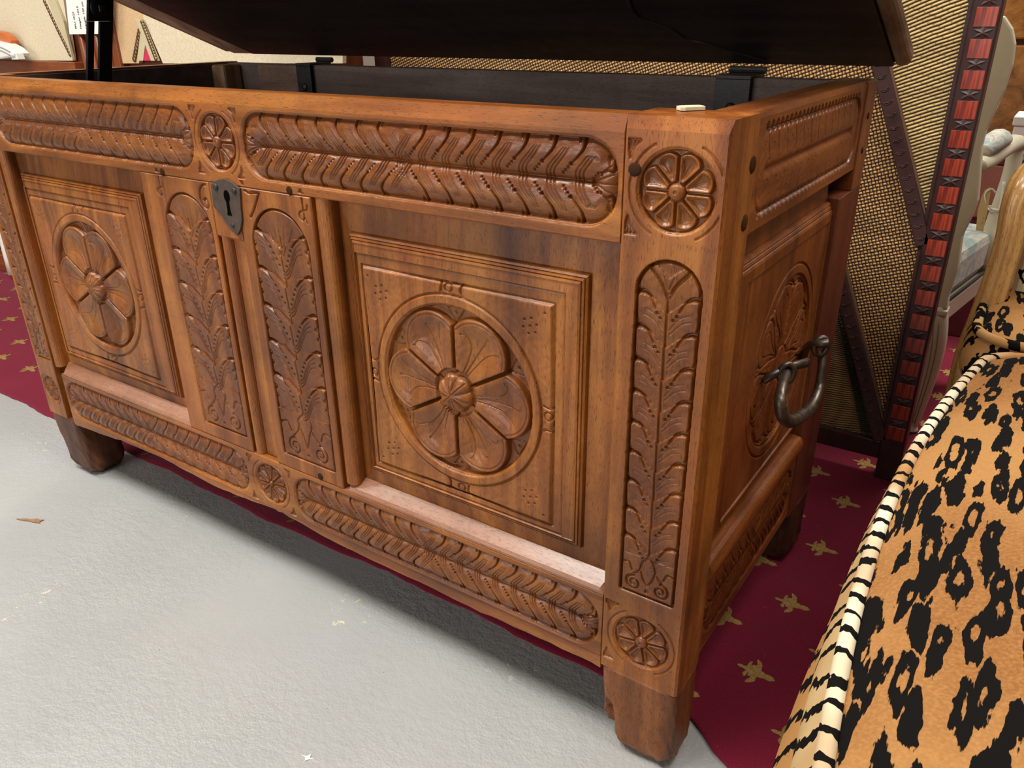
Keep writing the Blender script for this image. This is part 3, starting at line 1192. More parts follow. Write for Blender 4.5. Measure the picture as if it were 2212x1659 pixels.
def foot(name, x0, x1, y0, y1, ztop, seed, tilt=(0, 0), mat=None, notch=False, cham=None):
    rng = np.random.default_rng(seed)
    n, lev = 40, 26
    V = []
    ph = rng.uniform(0, 6.28, 8)
    z0 = CT + .0003 if y0 > .2 else 0.0
    for k in range(lev):
        t = k / (lev - 1)
        z = ztop + (z0 - ztop) * t
        e = max(0, (t - .78) / .22)
        inset = .002 * t + .017 * e ** 2.2
        cx, cy = (x0 + x1) / 2 + tilt[0] * t, (y0 + y1) / 2 + tilt[1] * t
        hx, hy = (x1 - x0) / 2 - inset, (y1 - y0) / 2 - inset * .8
        rc = .003 + .022 * t ** 1.5
        for q in range(n):
            a = 2 * math.pi * (q + .5) / n
            ca, sa = math.cos(a), math.sin(a)
            pw = 2 / (9 - 5.0 * t)
            ux = math.copysign(abs(ca) ** pw, ca)
            uy = math.copysign(abs(sa) ** pw, sa)
            x, y = cx + hx * ux, cy + hy * uy
            wob = (.0012 * math.sin(7 * a + ph[0] + 9 * t) + .0012 * math.sin(13 * a + ph[1] - 21 * t) + .0009 * math.sin(23 * a + ph[2] + 34 * t)) * t ** .8
            x += wob * ca
            y += wob * sa
            if t == 0:
                x, y = (x0 + x1) / 2 + (x1 - x0) / 2 * ux, (y0 + y1) / 2 + (y1 - y0) / 2 * uy
            if notch:                                  # the split in the near foot
                zz = z - ZF
                if zz < -.715:
                    xn = -.0885 + .05 * (zz + .715) * -.10
                    wdt = .002 + .0075 * min(1, (-.715 - zz) / .06)
                    g = math.exp(-((x - xn) / wdt) ** 2)
                    if uy < -.2:
                        y += .020 * g
            V.append((x, y, max(z + (.0045 * (math.sin(5 * a + ph[3]) + math.sin(9 * a + ph[4])) * .5 + .004) * e * 1.0, z0) if k == lev - 1 else z))
    F = []
    for k in range(lev - 1):
        for q in range(n):
            l = (q + 1) % n
            F.append((k * n + q, (k + 1) * n + q, (k + 1) * n + l, k * n + l))
    F.append(tuple(range(n)))
    F.append(tuple((lev - 1) * n + q for q in range(n - 1, -1, -1)))
    return mesh_obj(name, V, F, mat or M_FOOT, coffer, smooth=True)


ZT = ZF - .6595
foot('foot', -.102, 0.0, 0.0, .075, ZT, 11, (.004, 0), notch=True)
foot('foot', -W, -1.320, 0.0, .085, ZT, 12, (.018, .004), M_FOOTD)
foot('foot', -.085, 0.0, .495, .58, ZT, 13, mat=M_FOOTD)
foot('foot', -W, -1.33, .495, .58, ZT, 14)

# --- right side
hs = (.082, .512, -.1085, -.0100)
srail = board('side_rail', .070, .5195, -.117, 0, M_SIDEY, coffer, [hs], -.003, .042, 'side', ch=(.0006, .0006, .0015, .006), chd=(.0006, .0006, .0015, .0025))
f = Relief(*hs, .0009)
u0, u1, v0, v1 = .088, .507, -.1035, -.0165
s_ = rbox(f.U, f.V, u0, u1, v0, v1, .030)
f.H = np.where(s_ > 0, -.0040 * sm(s_ / .0018) + .0026 * sm((s_ - .001) / .008), 0)
f.H += np.where(s_ > 0, -.003 * np.exp(-((f.V + .060) / .0045) ** 2) * sm((f.U - u0 - .026) / .004) * sm((u1 - .026 - f.U) / .004), 0)
for i in range(13):
    a = u0 + .030 + i * .0300
    for sg, ve in ((1, v1), (-1, v0)):
        f.stroke([(a, ve - sg * .006), (a + .003, ve - sg * .017), (a + .008, ve - sg * .030)], .0012, .0022, .0008, .0012)
        f.drill(a + .009, ve - sg * .033, .0014, .002)
        f.drill(a - .010, ve - sg * .018, .0012, .0016)
    for j in range(2):
        f.drill(a - .012 + j * .015, v1 - .0005, .0060, .0042)
        f.drill(a - .012 + j * .015, v0 + .0010, .0034, .0045)
f.build('gadroon_carving', srail, M_SIDEY, 'side', -.003)

SO = (.0815, .4500, -.4880, -.1500)
SI = (.1180, .4504, -.4780, -.1770)
SP = (.1240, .4508, -.4760, -.1830)
seq = [(.0698, .4520, -.5100, -.1165, .0185), (SO[0] - .002, .4518, SO[2] - .002, SO[3] + .002, .0165)]
for k, y in ((0, .0172), (.0008, .0125), (.0035, .0105), (.0045, .0122), (.0056, .0100), (.0086, .0088), (.0096, .0105), (.0110, .0082), (.0140, .0070)):
    seq.append((SO[0] + k, .4516 - k * .02, SO[2] + k * .4, SO[3] - k, y))
seq += [(SI[0] - .001, .4512, SI[2] - .001, SI[3] + .001, .0072), (*SI, .0098), (SI[0] + .002, .4503, SI[2] + .001, SI[3] - .002, .0090), (*SP[:1], .4502, SP[2], SP[3], .0090)]
SPm = (SP[0], .4502, SP[2], SP[3])
spanel = rings('side_panel', seq, M_SIDEZ, coffer, 'side')
f = Relief(*SPm, .0010)
CU, CV, RR = .3020, -.3330, .1300
rr = np.hypot(f.U - CU, f.V - CV)
f.ring(CU, CV, RR, .0019, .0028)
f.ring(CU, CV, RR * .885, .0021, .0036)
th = np.arctan2(f.V - CV, f.U - CU)
Rm = RR * .885
f.H -= np.where(rr < Rm, .0020 * sm((Rm - rr) / .003), 0)
for i in range(8):
    t0 = i * math.pi / 4 + .2
    c, s2 = math.cos(t0), math.sin(t0)

    def Q(p, q):
        return (CU + Rm * (p * c - q * s2), CV + Rm * (p * s2 + q * c))
    for sg in (-1, 1):
        f.stroke([Q(.20, 0), Q(.45, sg * .10), Q(.72, sg * .26), Q(.88, sg * .22), Q(.97, 0)], .0019, .0034, .0019, .0034)
        f.stroke([Q(.24, 0), Q(.50, sg * .05), Q(.74, sg * .14), Q(.84, sg * .07)], .0012, .0018)
        f.stroke([Q(.97, sg * .03), Q(.93, sg * .22), Q(.78, sg * .40)], .0021, .0036)
        f.stroke([Q(.93, sg * .10), Q(.90, sg * .26), Q(.80, sg * .34)], .0014, .0024)
    for p in (.35, .45, .55, .65):
        f.drill(*(CU + Rm * p * math.cos(t0 + math.pi / 8), CV + Rm * p * math.sin(t0 + math.pi / 8)), .0018, .0024)
f.ring(CU, CV, Rm * .20, .0020, .0032)
f.build('medallion_carving', spanel, M_SIDEZ, 'side', -.0090)

board('stile', .4525, .58, -.66, -.146, M_RED, coffer, (), -.001, .05, 'side', ch=(.001, .004, .001, .001))
board('stile', .5200, .58, -.1455, 0, M_SIDEZ, coffer, (), -.001, .05, 'side', ch=(.001, .004, .0004, .003))
hs = (.078, .445, -.6420, -.5480)
sb = board('side_bottom_rail', .070, .4520, -.655, -.5385, M_SIDEY, coffer, [hs], -.003, .04, 'side')
f = Relief(*hs, .0011)
gadroon(f, .083, .440, -.6375, -.5530, 6, D=.0045)
f.build('gadroon_carving', sb, M_SIDEY, 'side', -.003)
n = 12
poly = [(-.0185, .0702, -.5085 + ZF)] + [(-.006 + .0105 * math.sin(math.pi * k / n), .0702, -.5235 + .0145 * math.cos(math.pi * k / n) + ZF) for k in range(n + 1)] + [(-.0185, .0702, -.5385 + ZF)]
sl = prism('side_sill', poly, (0, .3800, 0), M_SIDEY, coffer)
# pegs
M_PEG = plain('dark_peg', (.045, .022, .012), .9, .2, 60, spec=.0)
M_PEGL = plain('side_peg', (.065, .029, .013), .9, .2, 60, spec=.0)
for (u, v) in ((1625.7, 355.6), (1607.5, 481.6)):
    q = at(u, v, 0, 0.0)
    dome('peg', (0.0, q[1], q[2]), .0085, M_PEGL, coffer, (1, 0, 0), .25)
for (u, v) in ((1875, 250), (1862, 325)):
    q = at(u, v, 0, -.001)
    dome('peg', (-.001, min(q[1], .56), q[2]), .005, M_PEG, coffer, (1, 0, 0), .3)
for (x, z) in ((-.5745, -.1165), (-.845, -.1165), (-.585, -.546), (-.0905, -.0485)):
    dome('peg', (x, -.0002, z + ZF), .0058 if x < -.2 else .0068, M_PEG, coffer, (0, -1, 0), .22)

# --- left side, back, bottom, inside linings
board('side_board', -.58, -.0702, -.66, 0, M_SIDEY, coffer, (), -W, .034, 'left')
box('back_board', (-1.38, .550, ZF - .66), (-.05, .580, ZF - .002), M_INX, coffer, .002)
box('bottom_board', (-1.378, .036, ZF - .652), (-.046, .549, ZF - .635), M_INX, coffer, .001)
box('lining', (-1.379, .0345, ZF - .634), (-.047, .0395, ZF - .030), M_INX, coffer, 0)  # front one is unseen, added to block light behind the carved panels
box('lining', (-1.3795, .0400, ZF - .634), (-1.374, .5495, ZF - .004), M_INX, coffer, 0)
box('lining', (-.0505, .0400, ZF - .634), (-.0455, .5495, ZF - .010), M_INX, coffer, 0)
M_POST = wood('corner_post_wood', 'z', (.12, .06, .03), (.30, .17, .09), (.46, .29, .17), rough=.6, coat=0, stain=.3)
bm = bmesh.new()
add_box(bm, (-1.3735, .500, ZF - .40), (-1.330, .5495, ZF - .004), .006)
bm_obj('corner_post', bm, M_POST, coffer)
M_BR = wood('inside_brown', 'x', (.08, .042, .03), (.19, .11, .08), (.28, .17, .125), rough=.6, coat=0, stain=.3)
box('back_batten', (-1.268, .5425, ZF - .34), (-1.142, .5495, ZF - .004), M_BR, coffer, .001)
# hinge straps
for hx, hw in ((-1.120, .021), (-.196, .027)):
    bm = bmesh.new()
    add_box(bm, (hx - hw, .5385, ZF - .150), (hx + hw, .5422, ZF - .004), .0008)
    add_box(bm, (hx - hw, .5385, ZF - .004), (hx + hw, .600, ZF + .0015), .0006)
    bmesh.ops.create_cone(bm, cap_ends=True, segments=10, radius1=.0055, radius2=.0055, depth=hw * 2.1,
                          matrix=Matrix.Translation((hx, .602, ZF + .006)) @ Matrix.Rotation(math.pi / 2, 4, 'Y'))
    st = bm_obj('hinge_strap', bm, M_HINGE, coffer)
    for dz in (-.045, -.115):
        dome('rivet', (hx, .5384, ZF + dz), .0085, M_HINGE, st, (0, -1, 0), .5)

# --- lid
TH = R_(22.0)
HY, HZ = .604, ZF + .0125
def lidp(x, l, n):
    return (x, HY - l * math.cos(TH) + n * math.sin(TH), HZ + l * math.sin(TH) + n * math.cos(TH))
MLID = Matrix(((1, 0, 0, 0), (0, -math.cos(TH), math.sin(TH), HY), (0, math.sin(TH), math.cos(TH), HZ), (0, 0, 0, 1)))
LX0, LX1, LD = -1.447, .034, .645
bm = bmesh.new()
add_box(bm, (LX0 + .100, .004, 0), (LX1 - .022, LD - .022, .026), .002)
bmesh.ops.transform(bm, matrix=MLID, verts=bm.verts)
bmesh.ops.recalc_face_normals(bm, faces=bm.faces)
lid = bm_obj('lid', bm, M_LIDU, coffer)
def lid_strip(lo, hi, bev, mat, name='lid_moulding'):
    bm = bmesh.new()
    add_box(bm, lo, hi, bev, None, 3)
    bmesh.ops.transform(bm, matrix=MLID, verts=bm.verts)
    bmesh.ops.recalc_face_normals(bm, faces=bm.faces)
    return bm_obj(name, bm, mat, lid)
M_LIDE_LIT = wood('lit_lid_end_wood', 'y', (.12, .075, .05), (.34, .22, .145), (.52, .36, .24), rough=.6, coat=0, stain=.5)  # bounce light on the left end is painted in as a paler wood
lid_strip((LX0, .0, .004), (LX0 + .030, LD, .030), .009, M_LIDE)
lid_strip((LX0 + .0295, .002, .001), (LX0 + .1005, LD, .027), .005, M_LIDE_LIT)
lid_strip((LX1 - .0225, .0, .000), (LX1, LD, .028), .010, M_LIDE)
lid_strip((LX0 + .101, LD - .0225, .001), (LX1 - .0225, LD, .028), .008, M_LIDE)
# patched crack on the underside of the lid
pts = [(-.165, .02), (-.20, .05), (-.235, .085), (-.262, .105), (-.272, .14), (-.305, .19), (-.29, .26)]
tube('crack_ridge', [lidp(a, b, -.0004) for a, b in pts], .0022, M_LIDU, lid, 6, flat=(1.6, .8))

# --- lid stay
bm = bmesh.new()
SX = -1.335
def stay_bar(y0, y1, z0, z1, t=.007):
    sh = .029 / .113                                   # the stay leans back
    vs = [bm.verts.new((x, y + sh * z, ZF + z)) for x in (SX, SX + t) for y in (y0, y1) for z in (z0, z1)]
    for q in ((0, 1, 3, 2), (4, 6, 7, 5), (0, 4, 5, 1), (2, 3, 7, 6), (0, 2, 6, 4), (1, 5, 7, 3)):
        bm.faces.new([vs[i] for i in q])
stay_bar(.194, .2060, -.13, .085)
stay_bar(.2175, .243, -.13, .085)
stay_bar(.194, .243, .0851, .128)
stay_bar(.194, .243, -.16, -.1301)
bmesh.ops.recalc_face_normals(bm, faces=bm.faces)
stay = bm_obj('lid_stay', bm, M_BLACK, coffer)
bm = bmesh.new()
add_box(bm, (SX + .007, .239, ZF + .100), (SX + .013, .252, ZF + .113), .002)
bm_obj('bolt', bm, M_HINGE, stay)
dome('pivot', (SX + .007, .246, ZF + .107), .022, M_BLACK, stay, (1, 0, 0), .15, 16)

# --- lock plate
pp = [(455, 398), (463, 391), (474, 387), (484, 386), (500, 394), (517, 407), (519, 440), (522, 477), (519, 495), (512, 509), (498, 497), (487, 480), (475, 462), (461, 447), (457, 420)]
PP = [at(u, v, 1, -.003) for u, v in pp]
lock = prism('lock_plate', [(q[0], -.0030, q[2]) for q in PP], (0, .0028, 0), M_PLATE, coffer, .0007)
M_DARK = plain('keyhole_dark', (.004, .003, .003), .9, .1, spec=0.0)  # black plate carries the darkness inside the keyhole; no hole is cut
kc = at(490, 424, 1, -.003)
kp = []
for a in np.linspace(-60, 240, 12):
    kp.append((kc[0] + .0062 * math.cos(R_(a)), -.0034, kc[2] + .0085 * math.sin(R_(a))))
kp += [(kc[0] - .0030, -.0034, kc[2] - .019), (kc[0] - .0048, -.0034, kc[2] - .0265), (kc[0] + .0048, -.0034, kc[2] - .0265), (kc[0] + .0030, -.0034, kc[2] - .019)]
prism('keyhole', kp, (0, .0012, 0), M_DARK, lock)
for (u, v, r) in ((466, 404, .0056), (506, 413, .0048), (503, 487, .0036)):
    q = at(u, v, 1, -.003)
    dome('rivet', (q[0], -.0030, q[2]), r, M_HINGE, lock, (0, -1, 0), .55)

# --- drop handle on the right side
def hp(u, v, x):
    return at(u, v, 0, x)
b_pts = [hp(1700, 803, .014), hp(1690, 835, .024), hp(1685, 868, .030), hp(1690, 897, .033), hp(1704, 911, .035), hp(1726, 902, .036), hp(1752, 880, .036),
         hp(1769, 840, .034), hp(1775, 795, .031), hp(1776, 758, .026)]
handle = tube('drop_handle', b_pts, [.0058, .0064, .0070, .0076, .0080, .0082, .0078, .0066, .0056, .0050], M_IRON, coffer, 12)
for pts, rads in (([hp(1650, 822, -.009), hp(1668, 811, .000), hp(1690, 798, .008), hp(1715, 790, .017), hp(1740, 784, .024)], [.006, .0062, .0070, .0066, .0075]),
                  ([hp(1733, 772, -.009), hp(1742, 752, .002), hp(1757, 743, .016), hp(1772, 743, .026), hp(1786, 742, .033)], [.006, .0062, .0072, .0068, .0078])):
    stp = tube('staple', pts, rads, M_IRON, coffer, 8, flat=(1, .85))
for (u, v, x, t) in ((1699, 806, .014, 0), (1773, 748, .026, 1)):
    c = hp(u, v, x)
    ring = [(c[0] + .010 * math.cos(a) * .7, c[1] + .010 * math.cos(a) * .6, c[2] + .012 * math.sin(a)) for a in np.linspace(0, 2 * math.pi, 9)[:-1]]
    tube('eye_loop', ring, .0042, M_IRON, coffer, 8, True, 3)

# scrap of paper on the rim
q0 = at(1470, 241, 2, 0.0)
q1 = at(1526, 239, 2, 0.0)
M_SCR = plain('cream_card', (.72, .64, .42), .7, .08, 90)
d = (q1 - q0)[:2]
d /= np.linalg.norm(d)
nrm = np.array((-d[1], d[0]))
L_ = np.linalg.norm((q1 - q0)[:2])
poly = []
for a, b in ((0, 0), (.15, -.002), (.95, 0), (1.0, .006), (.97, .015), (.3, .016), (.05, .013)):
    xy = q0[:2] + d * L_ * a + nrm * b
    poly.append((xy[0], xy[1], ZF + .0005))
tag(prism('paper_scrap', poly, (0, 0, .0035), M_SCR, None, .0004), 'small cream paper scrap lying on the coffer rim', 'paper')

# =================================================================== woven folding screen behind the coffer
def weave_mat(name, s, rot, straw, dark, long=1.0, lines=False):
    """interlaced flat strands in the x-z plane; long > 1 stretches the floats sideways"""
    t = NT(name)
    co = t.coord((1, 1, 1), (0, 0, 0), (0, rot, 0))
    wob = t.noise(co, 30, 2, .5, out=1)
    add = t.n('ShaderNodeVectorMath', operation='MULTIPLY_ADD')
    t.put(add.inputs[0], wob)
    add.inputs[1].default_value = (.0035, 0, .0035)
    t.put(add.inputs[2], co)
    x, y, z = t.sep(add.outputs[0])
    gx = t.math('DIVIDE', x, s * long)
    gz = t.math('DIVIDE', z, s)
    par = t.math('MODULO', t.math('ADD', t.math('ADD', t.math('FLOOR', gx), t.math('FLOOR', gz)), 4000.0), 2.0)
    sx = t.math('SINE', t.math('MULTIPLY', t.math('FRACT', gx), math.pi))
    sz = t.math('SINE', t.math('MULTIPLY', t.math('FRACT', gz), math.pi))
    ha = t.math('MULTIPLY', t.math('POWER', sz, .8), t.math('MULTIPLY_ADD', sx, .5, .5))
    hb = t.math('MULTIPLY', t.math('POWER', sx, .8), t.math('MULTIPLY_ADD', sz, .5, .5))
    mixn = t.n('ShaderNodeMix')
    t.put(mixn.inputs[0], par)
    t.put(mixn.inputs[2], ha)
    t.put(mixn.inputs[3], t.math('MULTIPLY', hb, .72))
    h = mixn.outputs[0]
    if lines:                                          # long floats laid side by side, joints staggered row by row
        gs = t.math('FRACT', t.math('ADD', gx, t.math('MULTIPLY', t.math('FLOOR', gz), .37)))
        seg = t.math('POWER', t.math('SINE', t.math('MULTIPLY', gs, math.pi)), .35)
        h = t.math('MULTIPLY', t.math('POWER', sz, .9), t.math('MULTIPLY_ADD', seg, .55, .45))
    tone = t.noise(t.coord((9, 9, 60), (2, 0, 0)), 1, 3, .6)
    sc = t.ramp(tone, [(.3, [c * .55 for c in straw]), (.7, straw)])
    col = t.mix(t.ramp(h, [(.30, 0.0), (.80, 1.0)]), dark, sc)
    return t.done(col, .45, t.bump(h, .8, s * .5), spec=.4)


screen = thing('folding_screen', (-.55, .92, 0), 'tall woven rattan folding screen with dark battens and red inlaid post behind the coffer', 'screen')
M_BAS = weave_mat('basket_weave', .0062, R_(20), (.95, .54, .19), (.035, .012, .008))
M_FINE = weave_mat('fine_weave', .0060, R_(22), (.92, .66, .26), (.09, .042, .014), 3.2, True)
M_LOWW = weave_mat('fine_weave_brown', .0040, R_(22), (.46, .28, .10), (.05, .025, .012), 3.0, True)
M_GREEN = weave_mat('green_weave', .0042, R_(22), (.07, .12, .045), (.015, .03, .012), 1.2)
M_BAT = plain('maroon_leather', (.055, .022, .020), .42, .25, 40, .2)
M_BATD = plain('dark_maroon_wood', (.040, .013, .012), .40, .25, 40, .2)
t = NT('red_lacquer')
_n = t.noise(t.coord((260, 260, 18)), 1, 3)
M_REDL = t.done(t.ramp(_n, [(.30, (.05, .007, .004)), (.55, (.32, .028, .008)), (.75, (.52, .060, .014))]), .35, t.bump(_n, .3, .001), coat=.3)

SY = .905
SXL, SXR, STOP = -1.21, .062, 1.75
# battens: centre lines through two points, slope taken from the photograph
def bl(p0, p1, x):
    k = (p1[1] - p0[1]) / (p1[0] - p0[0])
    return p0[1] + k * (x - p0[0])
B1 = ((-.058, .781), (.062, .494))
B2 = ((-.063, .391), (.057, .093))
def zig(x, B):
    """battens run in a repeating chevron across the screen"""
    return bl(B[0], B[1], x)
XA = -.16
def wpanel(name, poly, mat, y=SY + .006):
    return prism(name, [(x, y, z) for x, z in poly], (0, .004, 0), mat, screen)
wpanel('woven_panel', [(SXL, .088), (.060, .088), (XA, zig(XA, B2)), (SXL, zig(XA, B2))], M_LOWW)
wpanel('woven_panel', [(.061, .088), (.061, zig(.061, B1)), (XA, zig(XA, B1)), (SXL, zig(XA, B1)), (SXL, zig(XA, B2) + .001), (XA, zig(XA, B2) + .001)], M_BAS)
wpanel('woven_panel', [(.061, zig(.061, B1) + .001), (.061, STOP - .03), (SXL, STOP - .03), (SXL, zig(XA, B1) + .001), (XA, zig(XA, B1) + .001)], M_FINE)
k2 = (B2[1][1] - B2[0][1]) / (B2[1][0] - B2[0][0])
gr = [(.018, .094), (.036, .094), (XA + .02, zig(XA + .02, B2) - .045), (XA, zig(XA, B2) - .045)]
wpanel('green_band', gr, M_GREEN, SY + .0045)
B3 = ((-.058, .781 + .435), (.062, .494 + .435))
gr = [(.0605, zig(.0605, B3) - .062), (.0605, zig(.0605, B3)), (XA, zig(XA, B3)), (XA, zig(XA, B3) - .062)]
wpanel('green_band', gr, M_GREEN, SY + .0045)
for B, xe in ((B1, .062), (B2, .058), (B3, .062)):
    a = np.array((XA, zig(XA, B)))
    b = np.array((xe, zig(xe, B)))
    d = (b - a) / np.linalg.norm(b - a)
    nn = np.array((-d[1], d[0])) * .0125
    bt = prism('batten', [(*(p_)[:1], SY - .012, p_[1]) for p_ in (a - nn, b - nn, b + nn, a + nn)], (0, .018, 0), M_BAT, screen, .002)
    L = np.linalg.norm(b - a)
    k = .016
    while k < L - .01:
        c = a + d * k
        for r in (.0085, .0060):
            arc = [(c[0] + r * (math.cos(q) * d[0] - math.sin(q) * d[1]), SY - .0122, c[1] + r * (math.cos(q) * d[1] + math.sin(q) * d[0])) for q in np.linspace(-1.2, 1.2, 6)]
            tube('crescent_carving', arc, .0009, M_BAT, bt, 5, sub=2)
        k += .0225
    # the edge strip beside each batten
    n2 = np.array((-d[1], d[0])) * .0155
    prism('batten_edge', [(p_[0], SY - .004, p_[1]) for p_ in (a + nn, b + nn, b + n2, a + n2)], (0, .010, 0), plain('strip_wood', (.16, .085, .055), .5) if 'strip_wood' not in bpy.data.materials else bpy.data.materials['strip_wood'], screen)
# horizontal battens carrying on behind the coffer
for z in (zig(XA, B1), zig(XA, B2), zig(XA, B3)):
    box('batten', (SXL + .02, SY - .012, z - .0125), (XA + .004, SY + .006, z + .0125), M_BAT, screen, .002)
PX0, PX1 = .0600, .1040
post = box('post', (PX0, .893, .0072), (PX1, .938, STOP), M_BATD, screen, .003)
box('post_lip', (PX0 - .006, .899, .06), (PX0 + .0005, .930, STOP - .01), M_BAT, post, .001)
box('post', (SXL - .04, .893, .0072), (SXL, .938, STOP), M_BATD, screen, .003)
box('bottom_rail', (SXL - .001, .898, .048), (PX0 + .001, .930, .088), M_BATD, screen, .003)
box('top_rail', (SXL - .001, .898, STOP - .04), (PX0 + .001, .930, STOP), M_BATD, screen, .003)
box('foot', (SXL - .04, .85, .0072), (SXL, .985, .030), M_BATD, screen, .003)
# red inlays and carved vine leaves alternating up the post
bm = bmesh.new()
add_box(bm, (-.0160, -.0012, -.0145), (.0160, .001, .0145), .0005)
inl_me = bpy.data.meshes.new('red_inlay')
bm.to_mesh(inl_me)
bm.free()
inl_me.materials.append(M_REDL)
V, F = [], []
lobes = [(-90, .014), (-60, .008), (-35, .0145), (0, .0075), (25, .0155), (55, .0085), (90, .013), (125, .0085), (155, .0155), (180, .0075), (215, .0145), (240, .008)]
V = [(0, -.0034, 0)] + [(r * math.cos(R_(a)), -.0006, r * .85 * math.sin(R_(a))) for a, r in lobes] + [(r * math.cos(R_(a)), .001, r * .8 * math.sin(R_(a))) for a, r in lobes]
nl = len(lobes)
for k in range(nl):
    l = (k + 1) % nl
    F.append((0, 1 + k, 1 + l))
    F.append((1 + k, 1 + nl + k, 1 + nl + l, 1 + l))
leaf_me = bpy.data.meshes.new('leaf_carving')
leaf_me.from_pydata(V, [], F)
leaf_me.materials.append(M_BAT)
leaf_me.update()
z = .115
while z < STOP - .03:
    for me_, dz in ((inl_me, 0), (leaf_me, .0236)):
        o = bpy.data.objects.new(me_.name, me_)
        COL.objects.link(o)
        o.location = ((PX0 + PX1) / 2 + .002, .8928, z + dz)
        o.parent = post
    z += .0472

# =================================================================== painted armchair behind the screen
M_CRM = plain('grey_cream_paint', (.56, .51, .37), .45, .05, 14, .05, coat=.1)
M_CRMD = plain('gilt_line_paint', (.26, .20, .10), .5, .1, 20)
chair = thing('painted_armchair', (-.10, 1.32, CT), 'cream painted open armchair with pale blue floral seat, half hidden behind the woven screen', 'chair')
def back_stile(xoff, name='back_stile'):
    Rr_ = [(2148, 27), (2170, 36), (2187, 62), (2193, 95), (2187, 140), (2170, 195), (2148, 245), (2130, 282), (2121, 315), (2117, 381), (2112, 435), (2100, 469), (2079, 511), (2076, 530), (2074, 545), (2069, 582), (2049, 642), (2046, 668)]
    Ll_ = [(2004, 665), (2012, 640), (2026, 585), (2036, 530), (2050, 475), (2062, 420), (2070, 360), (2083, 290), (2100, 235), (2119, 182), (2129, 157), (2136, 125), (2134, 101), (2137, 75), (2141, 45)]
    pts = [at(u, v, 1, 1.135) for u, v in Rr_ + Ll_]
    return prism(name, [(q[0] + xoff, 1.135, q[2]) for q in pts], (0, .032, 0), M_CRM, chair, .004)
def rear_leg(xoff):
    cs = [((2024, 660), .019), ((2024, 690), .022), ((2020, 740), .022), ((2008, 800), .019), ((1990, 860), .0155), ((1974, 910), .012), ((1966, 930), .0125)]
    pts = [at(u, v, 1, 1.15) + np.array((xoff, 0, 0)) for u, v in (c for c, _ in cs)]
    pts[-1][2] = .024
    lg = tube('leg', list(pts) + [pts[-1] + np.array((0, 0, -.0125))], [r for _, r in cs] + [.016], M_CRM, chair, 12)
    for dx in (-.004, .008):
        tube('groove_line', [q + np.array((dx * (1 - k * .12), -r * .96, 0)) for k, (q, (_, r)) in enumerate(zip(pts, cs))][1:6], .0011, M_CRMD, lg, 5)
    return lg
for xo in (0, -.44):
    back_stile(xo)
    rear_leg(xo)
    c0 = at(2026, 667, 1, 1.15)
    box('collar', (c0[0] - .021 + xo, 1.129, c0[2] - .009), (c0[0] + .021 + xo, 1.171, c0[2] + .004), M_CRM, chair, .003)
tube('crest_rail', [(-.335, 1.15, .845), (-.22, 1.15, .875), (-.12, 1.15, .885), (-.02, 1.15, .875), (.070, 1.15, .845)], .020, M_CRM, chair, 10)
t = NT('floral_fabric')
v1 = t.n('ShaderNodeTexVoronoi')
t.put(v1.inputs['Vector'], t.coord((22, 14, 22)))
nn_ = t.noise(t.coord((18, 18, 18)), 1, 3, .6, 1.5)
cF = t.mix(t.ramp(nn_, [(.48, 0.0), (.55, 1.0)]), (.60, .57, .47), (.30, .40, .38))
cF = t.mix(t.ramp(t.math('ABSOLUTE', t.math('SUBTRACT', nn_, .44)), [(0.0, .7), (.018, 0.0)]), cF, (.20, .17, .12))
M_FLOR = t.done(cF, .7, sheen=.1)
bk = box('back_pad', (-.335, 1.140, .42), (.062, 1.170, .80), M_FLOR, chair, .012)
# seat: trapezoid pad over a moulded apron
def trap(z0, z1, e, mat, name, bev):
    poly = [(-.345 - e, 1.155, z0), (.098 + e, 1.155, z0), (.155 + e, 1.53 + e, z0), (-.40 - e, 1.53 + e, z0)]
    return prism(name, poly, (0, 0, z1 - z0), mat, chair, bev)
trap(.268, .318, .004, M_CRM, 'apron', .006)
trap(.319, .415, -.002, M_FLOR, 'seat_pad', .022)
g = [(-.347, 1.152), (.100, 1.152), (.158, 1.535), (-.403, 1.535)]
tube('gimp_trim', [(x, y, .322) for x, y in g], .0048, plain('black_gimp', (.03, .028, .026), .8), chair, 6, True, 1)
for xx in (.150, -.395):
    tube('leg', [(xx, 1.49, .300), (xx + .004, 1.495, .235), (xx - .001, 1.495, .160), (xx - .004, 1.49, .085), (xx + .002, 1.495, .030), (xx + .003, 1.498, .0115)], [.021, .022, .017, .012, .0105, .014], M_CRM, chair, 10)
for sg, xx in ((1, .0), (-1, -.245)):
    mirror = (lambda q: q) if sg > 0 else (lambda q: (-.245 - (q[0] - .0), q[1], q[2]))
    A = [(.096, 1.165, .600), (.100, 1.22, .598), (.108, 1.30, .600), (.122, 1.40, .606), (.136, 1.48, .610), (.142, 1.53, .600), (.143, 1.545, .580)]
    tube('arm', [mirror(q) for q in A], [.017, .019, .020, .019, .020, .018, .012], M_CRM, chair, 10, flat=(1.15, .9))
    tube('arm_pad', [mirror(q) for q in [(.098, 1.22, .618), (.106, 1.27, .630), (.114, 1.33, .634), (.124, 1.395, .626)]], [.014, .021, .021, .013], M_FLOR, chair, 12)
    S_ = [(.141, 1.515, .590), (.143, 1.505, .540), (.138, 1.49, .485), (.134, 1.47, .430), (.138, 1.455, .385), (.146, 1.455, .330)]
    tube('arm_support', [mirror(q) for q in S_], [.019, .019, .017, .018, .022, .022], M_CRM, chair, 10, flat=(1.1, .9))
